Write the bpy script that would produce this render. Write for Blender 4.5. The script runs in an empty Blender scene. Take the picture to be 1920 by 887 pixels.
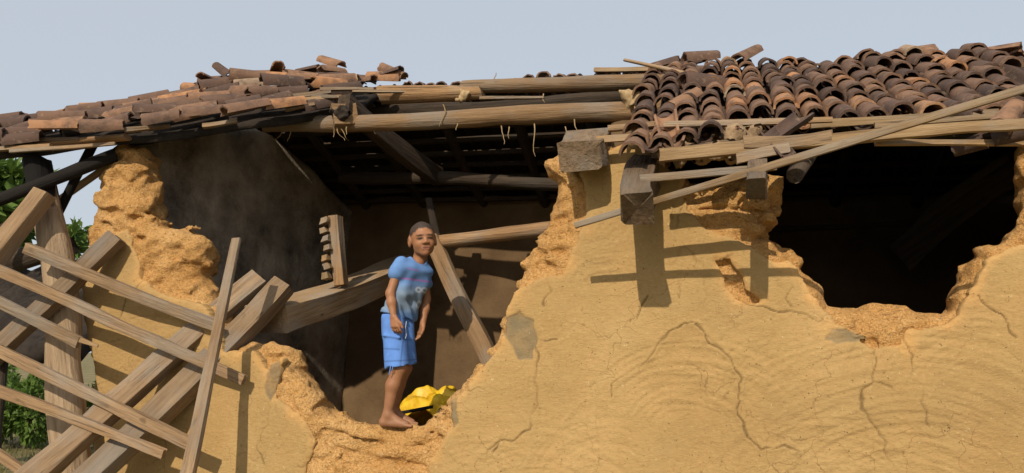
import bpy, math, random
import numpy as np
from mathutils import Vector, Matrix

random.seed(11)
rng = np.random.default_rng(11)
S = bpy.context.scene
COL = S.collection
R = math.radians

# ------------------------------------------------------------------ camera
YAW, PITCH, FPX = R(15.5), R(8.7), 1397.0      # yaw to the left of the wall's normal
CAM = Vector((0.0, -4.0, 1.5))
cd = bpy.data.cameras.new('camera')
cam = bpy.data.objects.new('camera', cd)
COL.objects.link(cam)
cam.location = CAM
cam.rotation_euler = (R(90) + PITCH, 0, YAW)
cd.sensor_width = 36.0
cd.lens = 36.0 * FPX / 1920.0
cd.clip_start = 0.05
cd.clip_end = 2000
S.camera = cam

# ------------------------------------------------------------------ sky and sun
SUN_EL = R(32.5)
SUN_DIR = Vector((-0.03, -math.cos(SUN_EL), math.sin(SUN_EL))).normalized()   # towards the sun
w = bpy.data.worlds.new('World')
S.world = w
w.use_nodes = True
wn, wl = w.node_tree.nodes, w.node_tree.links
bg = wn['Background']
sky = wn.new('ShaderNodeTexSky')
sky.sky_type = 'NISHITA'
sky.sun_disc = False
sky.sun_elevation = SUN_EL
sky.sun_rotation = math.atan2(SUN_DIR.x, SUN_DIR.y)
sky.altitude = 0
sky.air_density = 1.0
sky.dust_density = 3.0
sky.ozone_density = 1.0
hz = wn.new('ShaderNodeMix')
hz.data_type = 'RGBA'
hz.inputs['Factor'].default_value = 0.70
hz.inputs['B'].default_value = (6.5, 7.0, 7.6, 1)        # thin even haze over the blue
wl.new(sky.outputs[0], hz.inputs['A'])
wl.new(hz.outputs['Result'], bg.inputs['Color'])
bg.inputs['Strength'].default_value = 0.105
sd = bpy.data.lights.new('sun', 'SUN')
sd.energy = 4.2
sd.angle = R(0.6)
sd.color = (1.0, 0.87, 0.70)
sun = bpy.data.objects.new('sun', sd)
COL.objects.link(sun)
sun.location = (0, -8, 8)
sun.rotation_euler = (-SUN_DIR).to_track_quat('-Z', 'Y').to_euler()
S.view_settings.view_transform = 'Standard'
S.view_settings.look = 'None'
S.view_settings.exposure = 0.0
S.view_settings.gamma = 1.0
S.view_settings.use_curve_mapping = False
S.render.engine = 'CYCLES'
S.cycles.max_bounces = 6
S.cycles.use_denoising = True

# ------------------------------------------------------------------ geometry of the view
fw = Vector((-math.sin(YAW) * math.cos(PITCH), math.cos(YAW) * math.cos(PITCH), math.sin(PITCH)))
rt = Vector((math.cos(YAW), math.sin(YAW), 0))
upv = rt.cross(fw)

def ray(px, py):
    return fw + rt * ((px - 960.0) / FPX) + upv * ((443.5 - py) / FPX)

def P(px, py, Y):
    """the point of the vertical plane at depth Y (0 = front face of the wall)"""
    d = ray(px, py)
    return CAM + d * ((Y - CAM.y) / d.y)

def depth(p):
    return (p - CAM).dot(fw)

# ------------------------------------------------------------------ small helpers
def tag(o, label=None, cat=None, group=None, kind=None):
    if label: o['label'] = label
    if cat: o['category'] = cat
    if group: o['group'] = group
    if kind: o['kind'] = kind
    return o

def empty(name, loc):
    o = bpy.data.objects.new(name, None)
    o.empty_display_size = 0.2
    COL.objects.link(o)
    o.location = loc
    return o

def wmat(o):
    m = o.matrix_basis.copy()
    if o.parent:
        return wmat(o.parent) @ o.matrix_parent_inverse @ m
    return m

def put(o, parent=None):
    COL.objects.link(o)
    if parent is not None:
        o.parent = parent
        o.matrix_parent_inverse = wmat(parent).inverted()
    return o

def mesh_np(name, V, F):
    """V (n,3) floats, F (m,4) ints or a list of mixed faces"""
    me = bpy.data.meshes.new(name)
    V = np.asarray(V, np.float32)
    if isinstance(F, np.ndarray) and F.ndim == 2:
        k = F.shape[1]
        me.vertices.add(len(V)); me.vertices.foreach_set('co', V.ravel())
        me.loops.add(F.size); me.loops.foreach_set('vertex_index', F.astype(np.int32).ravel())
        me.polygons.add(len(F))
        me.polygons.foreach_set('loop_start', np.arange(0, F.size, k, dtype=np.int32))
        me.update(calc_edges=True); me.validate()
    else:
        me.from_pydata([tuple(v) for v in V], [], [tuple(f) for f in F])
    return me

def smooth(me, ang=None):
    me.polygons.foreach_set('use_smooth', np.ones(len(me.polygons), bool))
    if ang is not None:
        me.set_sharp_from_angle(angle=R(ang))
    me.update()

def obj(name, V, F, mat, parent=None, sm=True, ang=None, matrix=None):
    me = mesh_np(name, V, F)
    if sm: smooth(me, ang)
    me.materials.append(mat)
    o = bpy.data.objects.new(name, me)
    if matrix is not None: o.matrix_basis = matrix
    return put(o, parent)

def vcol(o, arr, name='Col'):
    a = o.data.color_attributes.new(name, 'FLOAT_COLOR', 'POINT')
    c = np.ones((len(arr), 4), np.float32); c[:, :3] = arr
    a.data.foreach_set('color', c.ravel())

# smooth value noise on a regular grid: random lattice, separable cubic upsampling
def _amat(n, m):
    """(n, m+3) matrix: cubic B-spline weights of m cells"""
    t = np.linspace(0, m, n, endpoint=False)
    i = np.floor(t).astype(int); f = t - i
    W = np.zeros((n, m + 3), np.float32)
    b = [(1 - f) ** 3 / 6, (3 * f ** 3 - 6 * f ** 2 + 4) / 6, (-3 * f ** 3 + 3 * f ** 2 + 3 * f + 1) / 6, f ** 3 / 6]
    for k in range(4):
        W[np.arange(n), i + k] += b[k]
    return W

def gnoise(shape, size, cell, g=rng):
    """noise of about -1..1 on a grid; size = metres per axis, cell = lattice spacing per axis"""
    ms = [max(1, int(round(s / c))) for s, c in zip(size, cell)]
    L = g.uniform(-1, 1, [m + 3 for m in ms]).astype(np.float32) * (2.2 if len(ms) == 3 else 1.7)
    for ax in range(len(ms)):
        L = np.moveaxis(np.tensordot(_amat(shape[ax], ms[ax]), L, axes=(1, ax)), 0, ax)
    return np.clip(L * (0.45 / (float(L.std()) + 1e-6)), -1.2, 1.2)

def snets(F, org, h):
    """surface nets: F negative inside; returns vertices and quads"""
    nx, ny, nz = F.shape
    ins = F < 0
    cnt = np.zeros((nx - 1, ny - 1, nz - 1), np.uint8)
    off = [(i, j, k) for i in (0, 1) for j in (0, 1) for k in (0, 1)]
    for i, j, k in off:
        cnt += ins[i:nx - 1 + i, j:ny - 1 + j, k:nz - 1 + k]
    m = (cnt > 0) & (cnt < 8)
    idx = np.full(m.shape, -1, np.int32)
    c = np.argwhere(m)
    idx[m] = np.arange(len(c))
    val = {o: F[c[:, 0] + o[0], c[:, 1] + o[1], c[:, 2] + o[2]] for o in off}
    acc = np.zeros((len(c), 3)); n = np.zeros(len(c))
    for a in off:
        for ax in range(3):
            if a[ax]: continue
            b = list(a); b[ax] = 1; b = tuple(b)
            va, vb = val[a], val[b]
            x = (va < 0) != (vb < 0)
            t = np.where(x, va / np.where(x, va - vb, 1), 0)
            p = np.tile(np.array(a, float), (len(c), 1)); p[:, ax] += t
            acc[x] += p[x]; n[x] += 1
    V = (c + acc / n[:, None]) * h + np.asarray(org)
    Q = []
    for ax in range(3):
        sl0 = [slice(None)] * 3; sl1 = [slice(None)] * 3
        sl0[ax] = slice(0, -1); sl1[ax] = slice(1, None)
        a, b = ins[tuple(sl0)], ins[tuple(sl1)]
        e = np.argwhere(a != b)
        o1, o2 = [(1, 2), (2, 0), (0, 1)][ax]
        ok = (e[:, o1] > 0) & (e[:, o2] > 0) & (e[:, o1] < F.shape[o1] - 1) & (e[:, o2] < F.shape[o2] - 1)
        e = e[ok]
        fl = a[e[:, 0], e[:, 1], e[:, 2]]
        q = []
        for d1, d2 in ((-1, -1), (0, -1), (0, 0), (-1, 0)):
            z = e.copy(); z[:, o1] += d1; z[:, o2] += d2
            q.append(idx[z[:, 0], z[:, 1], z[:, 2]])
        q = np.stack(q, 1)
        q[~fl] = q[~fl][:, ::-1]
        Q.append(q)
    Q = np.concatenate(Q)
    return V, Q[(Q >= 0).all(1)]

def poly_sdf(X, Z, poly):
    """signed distance, negative inside"""
    p = np.asarray(poly, np.float32); q = np.roll(p, -1, 0)
    d = np.full(X.shape, 1e9, np.float32); s = np.zeros(X.shape, bool)
    for (ax, az), (bx, bz) in zip(p, q):
        ex, ez = bx - ax, bz - az
        t = np.clip(((X - ax) * ex + (Z - az) * ez) / (ex * ex + ez * ez + 1e-12), 0, 1)
        d = np.minimum(d, (X - ax - t * ex) ** 2 + (Z - az - t * ez) ** 2)
        cr = ((az > Z) != (bz > Z))
        s ^= cr & (X < ex * (Z - az) / (ez if abs(ez) > 1e-9 else 1e-9) + ax)
    d = np.sqrt(d)
    return np.where(s, -d, d)

def line_dist(X, Z, pts):
    d = np.full(X.shape, 1e9, np.float32)
    for (ax, az), (bx, bz) in zip(pts[:-1], pts[1:]):
        ex, ez = bx - ax, bz - az
        t = np.clip(((X - ax) * ex + (Z - az) * ez) / (ex * ex + ez * ez + 1e-12), 0, 1)
        d = np.minimum(d, (X - ax - t * ex) ** 2 + (Z - az - t * ez) ** 2)
    return np.sqrt(d)

# ------------------------------------------------------------------ materials
class NT:
    def __init__(s, name):
        s.m = bpy.data.materials.new(name); s.m.use_nodes = True
        s.t = s.m.node_tree; s.b = s.t.nodes['Principled BSDF']
        s.b.inputs['Specular IOR Level'].default_value = 0.2
        s.b.inputs['Roughness'].default_value = 0.9
    def n(s, typ, ins=None, **kw):
        nd = s.t.nodes.new('ShaderNode' + typ)
        for k, v in kw.items(): setattr(nd, k, v)
        for k, v in (ins or {}).items():
            if hasattr(v, 'default_value') or isinstance(v, bpy.types.NodeSocket): s.t.links.new(v, nd.inputs[k])
            else: nd.inputs[k].default_value = v
        return nd
    def coord(s, scale=(1, 1, 1), rnd=False, kind='Object'):
        c = s.n('TexCoord').outputs[kind]
        if rnd:
            r = s.n('ObjectInfo').outputs['Random']
            v = s.n('VectorMath', {0: (37.0, 91.0, 53.0), 'Scale': r}, operation='SCALE').outputs[0]
            c = s.n('VectorMath', {0: c, 1: v}, operation='ADD').outputs[0]
        return s.n('Mapping', {'Vector': c, 'Scale': scale}).outputs[0]
    def noise(s, vec, scale, detail=4, rough=0.55):
        return s.n('TexNoise', {'Vector': vec, 'Scale': scale, 'Detail': detail, 'Roughness': rough}).outputs['Fac']
    def ramp(s, fac, stops):
        r = s.n('ValToRGB', {'Fac': fac}); el = r.color_ramp.elements
        while len(el) < len(stops): el.new(0.5)
        for e, (p, c) in zip(el, stops):
            e.position = p; e.color = (*c, 1) if len(c) == 3 else c
        return r.outputs['Color']
    def mix(s, f, a, b, mode='MIX'):
        nd = s.n('Mix', data_type='RGBA', blend_type=mode)
        for k, v in ((0, f), (6, a), (7, b)):
            if isinstance(v, bpy.types.NodeSocket): s.t.links.new(v, nd.inputs[k])
            elif isinstance(v, tuple): nd.inputs[k].default_value = (*v, 1)
            else: nd.inputs[k].default_value = v
        return nd.outputs[2]
    def math(s, op, a, b=0.0):
        return s.n('Math', {0: a, 1: b}, operation=op).outputs[0]
    def bump(s, h, strength=0.5, dist=0.01, prev=None):
        ins = {'Height': h, 'Strength': strength, 'Distance': dist}
        if prev is not None: ins['Normal'] = prev
        return s.n('Bump', ins).outputs[0]
    def out(s, col, normal=None, rough=None):
        if isinstance(col, tuple): s.b.inputs['Base Color'].default_value = (*col, 1)
        else: s.t.links.new(col, s.b.inputs['Base Color'])
        if normal is not None: s.t.links.new(normal, s.b.inputs['Normal'])
        if rough is not None: s.b.inputs['Roughness'].default_value = rough
        return s.m

def wood_mat(name, dark, mid, light, amp=1.0):
    t = NT(name)
    g = t.noise(t.coord((2.2, 34, 34), True), 1.0, 6, 0.65)
    f = t.noise(t.coord((5, 140, 140), True), 1.0, 3, 0.6)
    b = t.noise(t.coord((1.6, 3, 3), True), 1.6, 4)
    c = t.ramp(g, [(0.30, dark), (0.5, mid), (0.72, light)])
    c = t.mix(t.math('MULTIPLY', f, 0.45), c, tuple(0.45 * x for x in mid), 'MIX')
    k = t.noise(t.coord((1.1, 46, 46), True), 1.0, 3, 0.5)
    c = t.mix(t.ramp(k, [(0.655, (0, 0, 0)), (0.70, (0.85, 0.85, 0.85))]), c, tuple(0.18 * x for x in mid))     # drying splits
    kn = t.noise(t.coord((7, 16, 16), True), 1.0, 2, 0.5)
    c = t.mix(t.ramp(kn, [(0.68, (0, 0, 0)), (0.76, (0.7, 0.7, 0.7))]), c, tuple(0.3 * x for x in mid))      # knots, rot
    c = t.mix(t.ramp(b, [(0.35, (0, 0, 0)), (0.7, (1, 1, 1))]), t.mix(0.55, c, dark), c)
    gy = t.noise(t.coord((2.5, 5, 5), True), 1.0, 4)
    lum = sum(mid) / 3
    c = t.mix(t.ramp(gy, [(0.46, (0, 0, 0)), (0.66, (0.65, 0.65, 0.65))]), c, (lum * 1.06, lum * 0.98, lum * 0.86))
    r = t.n('ObjectInfo').outputs['Random']
    c = t.mix(1.0, c, t.ramp(r, [(0.0, (0.66, 0.68, 0.72)), (0.5, (0.95, 0.93, 0.90)), (1.0, (1.22, 1.12, 1.0))]), 'MULTIPLY')
    n = t.bump(g, 0.9 * amp, 0.02)
    n = t.bump(t.math('MULTIPLY', t.math('GREATER_THAN', k, 0.675), -1.0), 0.8, 0.01, n)
    n = t.bump(f, 0.5 * amp, 0.006, n)
    return t.out(c, n, 0.85)

WOOD = wood_mat('weathered_wood', (0.17, 0.105, 0.055), (0.30, 0.195, 0.105), (0.40, 0.275, 0.16))
WOODG = wood_mat('grey_weathered_wood', (0.17, 0.115, 0.07), (0.325, 0.228, 0.138), (0.42, 0.31, 0.195))
LATH = wood_mat('split_lath_wood', (0.17, 0.105, 0.05), (0.38, 0.26, 0.14), (0.50, 0.37, 0.22), 0.7)
DUSTLITWOOD = wood_mat('dusty_sunlit_wood', (0.30, 0.20, 0.11), (0.50, 0.36, 0.215), (0.60, 0.45, 0.28), 0.7)  # dusty copy made paler; the fallen beam's sunlit top is put into its colour
AGED = wood_mat('aged_end_grain', (0.07, 0.052, 0.038), (0.165, 0.122, 0.085), (0.27, 0.205, 0.145), 1.3)
SOOTWOOD = wood_mat('sooty_wood', (0.022, 0.017, 0.013), (0.06, 0.044, 0.031), (0.11, 0.08, 0.055))
CHAR = wood_mat('charred_wood', (0.006, 0.006, 0.006), (0.014, 0.012, 0.011), (0.03, 0.026, 0.023))

def post_mat():
    t = NT('part_charred_post')
    g = t.noise(t.coord((2.2, 26, 26)), 1.0, 6, 0.65)
    c = t.ramp(g, [(0.3, (0.16, 0.11, 0.07)), (0.5, (0.32, 0.23, 0.145)), (0.75, (0.45, 0.34, 0.22))])
    z = t.n('SeparateXYZ', {0: t.n('TexCoord').outputs['Object']}).outputs[0]
    e = t.math('ADD', z, t.math('MULTIPLY', t.math('SUBTRACT', t.noise(t.coord((1, 6, 6)), 4.0, 5), 0.5), 0.5))
    f = t.ramp(t.math('MULTIPLY', e, 1.0), [(0.24, (0, 0, 0)), (0.30, (1, 1, 1))])
    c = t.mix(f, (0.010, 0.009, 0.009), c)
    return t.out(c, t.bump(g, 1.0, 0.02), 0.9)
POSTM = post_mat()

def plaster_mat():
    t = NT('mud_plaster')
    v = t.coord()
    a = t.noise(v, 1.3, 5, 0.6)
    b = t.noise(v, 5.0, 6, 0.6)
    c = t.ramp(a, [(0.32, (0.315, 0.202, 0.080)), (0.5, (0.372, 0.245, 0.100)), (0.68, (0.425, 0.29, 0.127))])
    c = t.mix(t.ramp(b, [(0.42, (0, 0, 0)), (0.72, (0.4, 0.4, 0.4))]), c, (0.385, 0.232, 0.095))     # rusty clay in the mix
    c = t.mix(t.ramp(t.noise(v, 2.1, 4), [(0.5, (0, 0, 0)), (0.75, (0.5, 0.5, 0.5))]), c, (0.315, 0.222, 0.098))
    s = t.noise(t.coord((16, 16, 70)), 1.0, 4, 0.7)
    c = t.mix(t.ramp(s, [(0.58, (0, 0, 0)), (0.78, (0.32, 0.32, 0.32))]), c, (0.26, 0.155, 0.058))
    m = t.noise(v, 55.0, 3, 0.7)
    c = t.mix(t.ramp(m, [(0.30, (0.4, 0.4, 0.4)), (0.45, (0, 0, 0))]), c, (0.24, 0.145, 0.055))
    c = t.mix(t.ramp(m, [(0.58, (0, 0, 0)), (0.72, (0.4, 0.4, 0.4))]), c, (0.50, 0.365, 0.18))
    sp = t.noise(v, 75.0, 1)
    c = t.mix(t.ramp(sp, [(0.755, (0, 0, 0)), (0.79, (0.7, 0.7, 0.7))]), c, (0.13, 0.078, 0.035))        # pits
    c = t.mix(t.ramp(t.noise(t.coord((1.2, 1.2, 0.8)), 60.0, 1), [(0.76, (0, 0, 0)), (0.80, (0.5, 0.5, 0.5))]), c, (0.60, 0.49, 0.29))   # chopped straw
    w = t.n('VectorMath', {0: v, 1: t.n('VectorMath', {0: t.n('TexNoise', {'Vector': v, 'Scale': 5.0, 'Detail': 5.0}).outputs['Color'], 'Scale': 0.35}, operation='SCALE').outputs[0]}, operation='ADD').outputs[0]
    vo = t.n('TexVoronoi', {'Vector': t.n('Mapping', {'Vector': w, 'Scale': (1, 0.0, 1)}).outputs[0], 'Scale': 4.2}, feature='DISTANCE_TO_EDGE').outputs['Distance']
    hair = t.ramp(vo, [(0.0, (1, 1, 1)), (0.014, (0, 0, 0))])
    hair = t.mix(1.0, hair, t.ramp(t.noise(v, 2.6, 3), [(0.47, (0, 0, 0)), (0.62, (0.75, 0.75, 0.75))]), 'MULTIPLY')
    c = t.mix(hair, c, (0.16, 0.092, 0.036))                                                                 # hairline shrinkage cracks
    at = t.n('Attribute', attribute_name='Col').outputs['Color']
    c = t.mix(1.0, c, at, 'MULTIPLY')
    n = t.bump(t.noise(t.coord((22, 22, 48)), 1.0, 4, 0.7), 0.5, 0.014)
    n = t.bump(m, 0.35, 0.006, n)
    n = t.bump(t.ramp(sp, [(0.72, (1, 1, 1)), (0.79, (0, 0, 0))]), 0.6, 0.01, n)
    return t.out(c, n, 0.95)
PLASTER = plaster_mat()

def mud_mat():
    t = NT('raw_mud')
    v = t.coord()
    a = t.noise(v, 2.4, 5, 0.6)
    c = t.ramp(a, [(0.32, (0.54, 0.285, 0.09)), (0.5, (0.63, 0.355, 0.125)), (0.70, (0.69, 0.425, 0.175))])
    b = t.noise(t.coord((1, 1, 1.5)), 34.0, 5, 0.75)
    c = t.mix(t.ramp(b, [(0.34, (0.75, 0.75, 0.75)), (0.45, (0, 0, 0))]), c, (0.27, 0.12, 0.036))
    sp = t.noise(v, 85.0, 3, 0.7)
    c = t.mix(t.ramp(sp, [(0.34, (0.65, 0.65, 0.65)), (0.45, (0, 0, 0))]), c, (0.30, 0.14, 0.045))  # dark grain specks: small shadows of crumbs painted into the colour
    c = t.mix(t.ramp(sp, [(0.56, (0, 0, 0)), (0.68, (0.7, 0.7, 0.7))]), c, (0.76, 0.53, 0.28))
    d = t.noise(t.coord((9, 9, 26)), 1.0, 6, 0.7)
    c = t.mix(t.ramp(d, [(0.58, (0, 0, 0)), (0.72, (0.5, 0.5, 0.5))]), c, (0.70, 0.47, 0.23))
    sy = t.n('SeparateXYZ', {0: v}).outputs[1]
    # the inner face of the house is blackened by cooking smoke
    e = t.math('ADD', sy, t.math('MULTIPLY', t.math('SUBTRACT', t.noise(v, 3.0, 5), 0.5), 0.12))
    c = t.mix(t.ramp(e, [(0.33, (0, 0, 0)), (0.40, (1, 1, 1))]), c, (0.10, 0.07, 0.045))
    n = t.bump(t.noise(t.coord((1, 1, 1.6)), 30.0, 4, 0.8), 0.9, 0.04)
    n = t.bump(sp, 0.7, 0.012, n)
    return t.out(c, n, 1.0)
MUD = mud_mat()

def plain_noise_mat(name, stops, scale, bumps=0.5, dist=0.01, rough=0.95, rnd=False, scl=(1, 1, 1)):
    t = NT(name)
    v = t.coord(scl, rnd)
    a = t.noise(v, scale, 6, 0.65)
    return t.out(t.ramp(a, stops), t.bump(t.noise(v, scale * 4, 6, 0.7), bumps, dist), rough)
GREYPATCH = plain_noise_mat('grey_clay', [(0.3, (0.16, 0.115, 0.07)), (0.5, (0.265, 0.19, 0.118)), (0.75, (0.36, 0.265, 0.165))], 16, 0.8, 0.02, scl=(1, 1, 0.35))
SOOTWALL = plain_noise_mat('smoked_plaster', [(0.32, (0.11, 0.09, 0.065)), (0.5, (0.32, 0.265, 0.20)), (0.68, (0.52, 0.44, 0.33))], 2.6, 1.0, 0.05)
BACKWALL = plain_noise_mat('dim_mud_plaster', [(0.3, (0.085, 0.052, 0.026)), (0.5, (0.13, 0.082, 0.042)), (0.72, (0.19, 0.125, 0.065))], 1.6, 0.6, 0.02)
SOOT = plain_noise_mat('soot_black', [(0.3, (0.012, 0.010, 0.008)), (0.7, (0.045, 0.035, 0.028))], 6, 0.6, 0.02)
RUBBLE = plain_noise_mat('clay_rubble', [(0.3, (0.22, 0.145, 0.085)), (0.7, (0.42, 0.30, 0.18))], 1.4, 0.4, 0.2, rnd=True)
STRAW = plain_noise_mat('straw', [(0.3, (0.24, 0.16, 0.08)), (0.7, (0.46, 0.34, 0.19))], 20, 0.2, 0.002)

def tile_mat(name, shift=0.0):
    t = NT(name)
    r = t.n('ObjectInfo').outputs['Random']
    base = t.ramp(t.math('ADD', r, shift), [(0.0, (0.078, 0.051, 0.041)), (0.25, (0.118, 0.073, 0.054)), (0.5, (0.162, 0.097, 0.067)),
                      (0.72, (0.205, 0.121, 0.078)), (0.87, (0.26, 0.147, 0.087)), (0.96, (0.40, 0.20, 0.095)), (1.0, (0.32, 0.235, 0.16))])
    v = t.coord((1, 1, 1), True)
    a = t.noise(v, 9.0, 6, 0.65)
    c = t.mix(t.ramp(a, [(0.46, (0, 0, 0)), (0.70, (0.8, 0.8, 0.8))]), base, (0.055, 0.042, 0.038))
    b = t.noise(v, 22.0, 5, 0.7)
    c = t.mix(t.ramp(b, [(0.56, (0, 0, 0)), (0.76, (0.55, 0.55, 0.55))]), c, (0.33, 0.25, 0.165))
    n = t.bump(t.noise(v, 60.0, 5, 0.7), 0.6, 0.008)
    return t.out(c, n, 0.9)
TILE = tile_mat('clay_tile')
TILED = tile_mat('dusty_clay_tile', -0.05)

def ground_mat():
    t = NT('dry_grass_ground')
    v = t.coord()
    a = t.noise(v, 0.7, 8, 0.65)
    c = t.ramp(a, [(0.3, (0.10, 0.10, 0.04)), (0.5, (0.20, 0.17, 0.08)), (0.7, (0.30, 0.23, 0.13))])
    return t.out(c, t.bump(t.noise(v, 14, 8, 0.7), 0.8, 0.05), 1.0)
GROUND = ground_mat()

def leaf_mat(name, a, b):
    t = NT(name)
    n = t.noise(t.coord(), 5.0, 3)
    c = t.ramp(n, [(0.3, a), (0.7, b)])
    t.b.inputs['Roughness'].default_value = 0.55
    m = t.out(c)
    tr = t.n('BsdfTranslucent', {'Color': c})
    mx = t.n('MixShader', {0: 0.3})
    t.t.links.new(t.b.outputs[0], mx.inputs[1]); t.t.links.new(tr.outputs[0], mx.inputs[2])
    t.t.links.new(mx.outputs[0], t.t.nodes['Material Output'].inputs[0])
    return m
LEAF = leaf_mat('green_leaves', (0.06, 0.12, 0.022), (0.15, 0.23, 0.045))
BARK = plain_noise_mat('bark', [(0.3, (0.07, 0.05, 0.035)), (0.7, (0.18, 0.13, 0.09))], 6, 0.8, 0.03)

def attr_mat(name, rough=0.7, bump_scale=None, bump=0.2, sub=0.0, spec=0.25):
    t = NT(name)
    at = t.n('Attribute', attribute_name='Col').outputs['Color']
    v = t.coord()
    c = t.mix(1.0, at, t.ramp(t.noise(v, 24, 5), [(0.3, (0.88, 0.88, 0.88)), (0.7, (1.08, 1.08, 1.08))]), 'MULTIPLY')
    n = t.bump(t.noise(v, bump_scale, 4), bump, 0.004) if bump_scale else None
    t.b.inputs['Specular IOR Level'].default_value = spec
    if sub:
        t.b.inputs['Subsurface Weight'].default_value = sub
        t.b.inputs['Subsurface Radius'].default_value = (0.012, 0.005, 0.003)
        t.b.inputs['Subsurface Scale'].default_value = 1.0
    return t.out(c, n, rough)
SKIN = attr_mat('skin', 0.55, 120, 0.08, 0.08, 0.35)
CLOTH = attr_mat('cotton_cloth', 0.9, 300, 0.25)

# ------------------------------------------------------------------ ground
gx = np.linspace(-1, 1, 61); gx = np.sign(gx) * np.abs(gx) ** 3 * 400
GX, GY = np.meshgrid(gx, gx, indexing='ij')
gz = 0.04 * np.sin(GX * 0.9 + 1) * np.cos(GY * 0.7) - 0.03
gz = np.where(np.hypot(GX, GY) < 6, np.minimum(gz, -0.01), gz)
n = len(gx)
ii, jj = np.meshgrid(np.arange(n - 1), np.arange(n - 1), indexing='ij')
gf = np.stack([ii * n + jj, (ii + 1) * n + jj, (ii + 1) * n + jj + 1, ii * n + jj + 1], -1).reshape(-1, 4)
g = obj('ground', np.stack([GX, GY, gz], -1).reshape(-1, 3), gf, GROUND)
tag(g, 'dry earthy ground with thin grass around the house', 'ground', kind='structure')

# ------------------------------------------------------------------ the house
HOUSE = empty('mud_house', (0, 0, 0))
tag(HOUSE, 'partly collapsed mud house with tan plastered walls and broken clay tile roof', 'house')

def W2(px, py):
    p = P(px, py, 0.0)
    return (p.x, p.z)

X0, X1, ZT = -4.75, 2.7, 3.25
OUT = [W2(*p) for p in [(165, 840), (168, 700), (150, 560), (142, 470), (163, 400), (186, 325), (205, 268), (228, 258), (252, 272), (258, 312),
      (262, 355), (266, 402), (306, 420), (346, 424), (370, 458), (368, 488), (354, 520), (376, 545), (396, 585), (424, 648), (460, 650), (490, 646), (510, 649),
      (530, 658), (547, 690), (574, 732), (600, 766), (640, 788), (690, 806), (778, 806), (803, 775), (850, 727), (900, 680), (938, 610),
      (952, 545), (965, 490), (985, 456), (1014, 440), (1031, 385), (1026, 345), (1013, 302), (1032, 286), (1060, 270), (1230, 268), (1262, 312), (1300, 322), (1468, 330), (1470, 345),
      (1466, 380), (1448, 428), (1466, 452), (1490, 482), (1530, 520), (1560, 572), (1640, 574), (1775, 576), (1802, 548), (1817, 518), (1834, 476),
      (1848, 460), (1886, 446), (1922, 434), (1930, 390), (1926, 335), (1935, 250)]]
OUT += [(X1 - 0.08, OUT[-1][1] + 0.02), (X1 - 0.08, -0.6), (OUT[0][0], -0.6)]
MUDP = [[W2(*q) for q in pl] for pl in [
    [(90, 200), (300, 200), (305, 410), (430, 430), (440, 640), (388, 585), (340, 560), (300, 545), (268, 520), (262, 470), (240, 430), (205, 440), (180, 480), (130, 520)],
    [(430, 600), (700, 740), (800, 750), (900, 660), (870, 715), (852, 740), (846, 800), (800, 872), (780, 930), (560, 930), (590, 830), (560, 780), (520, 745), (508, 700), (478, 668)],
    [(880, 250), (1050, 250), (1092, 290), (1090, 330), (1097, 400), (1086, 450), (1062, 490), (1052, 514), (1012, 514), (976, 540), (958, 575), (930, 600)],
    [(1286, 300), (1490, 300), (1490, 440), (1506, 490), (1488, 500), (1440, 482), (1405, 460), (1370, 438), (1322, 432), (1296, 405), (1282, 372)],
    [(1340, 490), (1368, 486), (1392, 540), (1420, 566), (1396, 566), (1362, 538)],
    [(1498, 490), (1540, 512), (1566, 560), (1768, 560), (1800, 510), (1822, 450), (1935, 420), (1932, 456), (1852, 480), (1824, 534), (1787, 582), (1758, 604),
     (1702, 622), (1690, 652), (1640, 655), (1604, 628), (1562, 620), (1556, 596), (1540, 560), (1518, 520)],
    [(1885, 300), (1990, 300), (1985, 425), (1890, 450)]]]
PATCHP = [[W2(*q) for q in pl] for pl in [
    [(945, 596), (975, 580), (1000, 600), (1007, 640), (998, 672), (972, 676), (955, 640), (936, 612)],
    [(846, 735), (857, 735), (860, 790), (850, 812), (843, 770)],
    [(503, 682), (524, 676), (518, 730), (508, 752), (497, 728)],
    [(1556, 612), (1630, 630), (1622, 640), (1568, 645), (1548, 634)],
    [(1386, 336), (1400, 338), (1400, 380), (1392, 372)]]]
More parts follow.
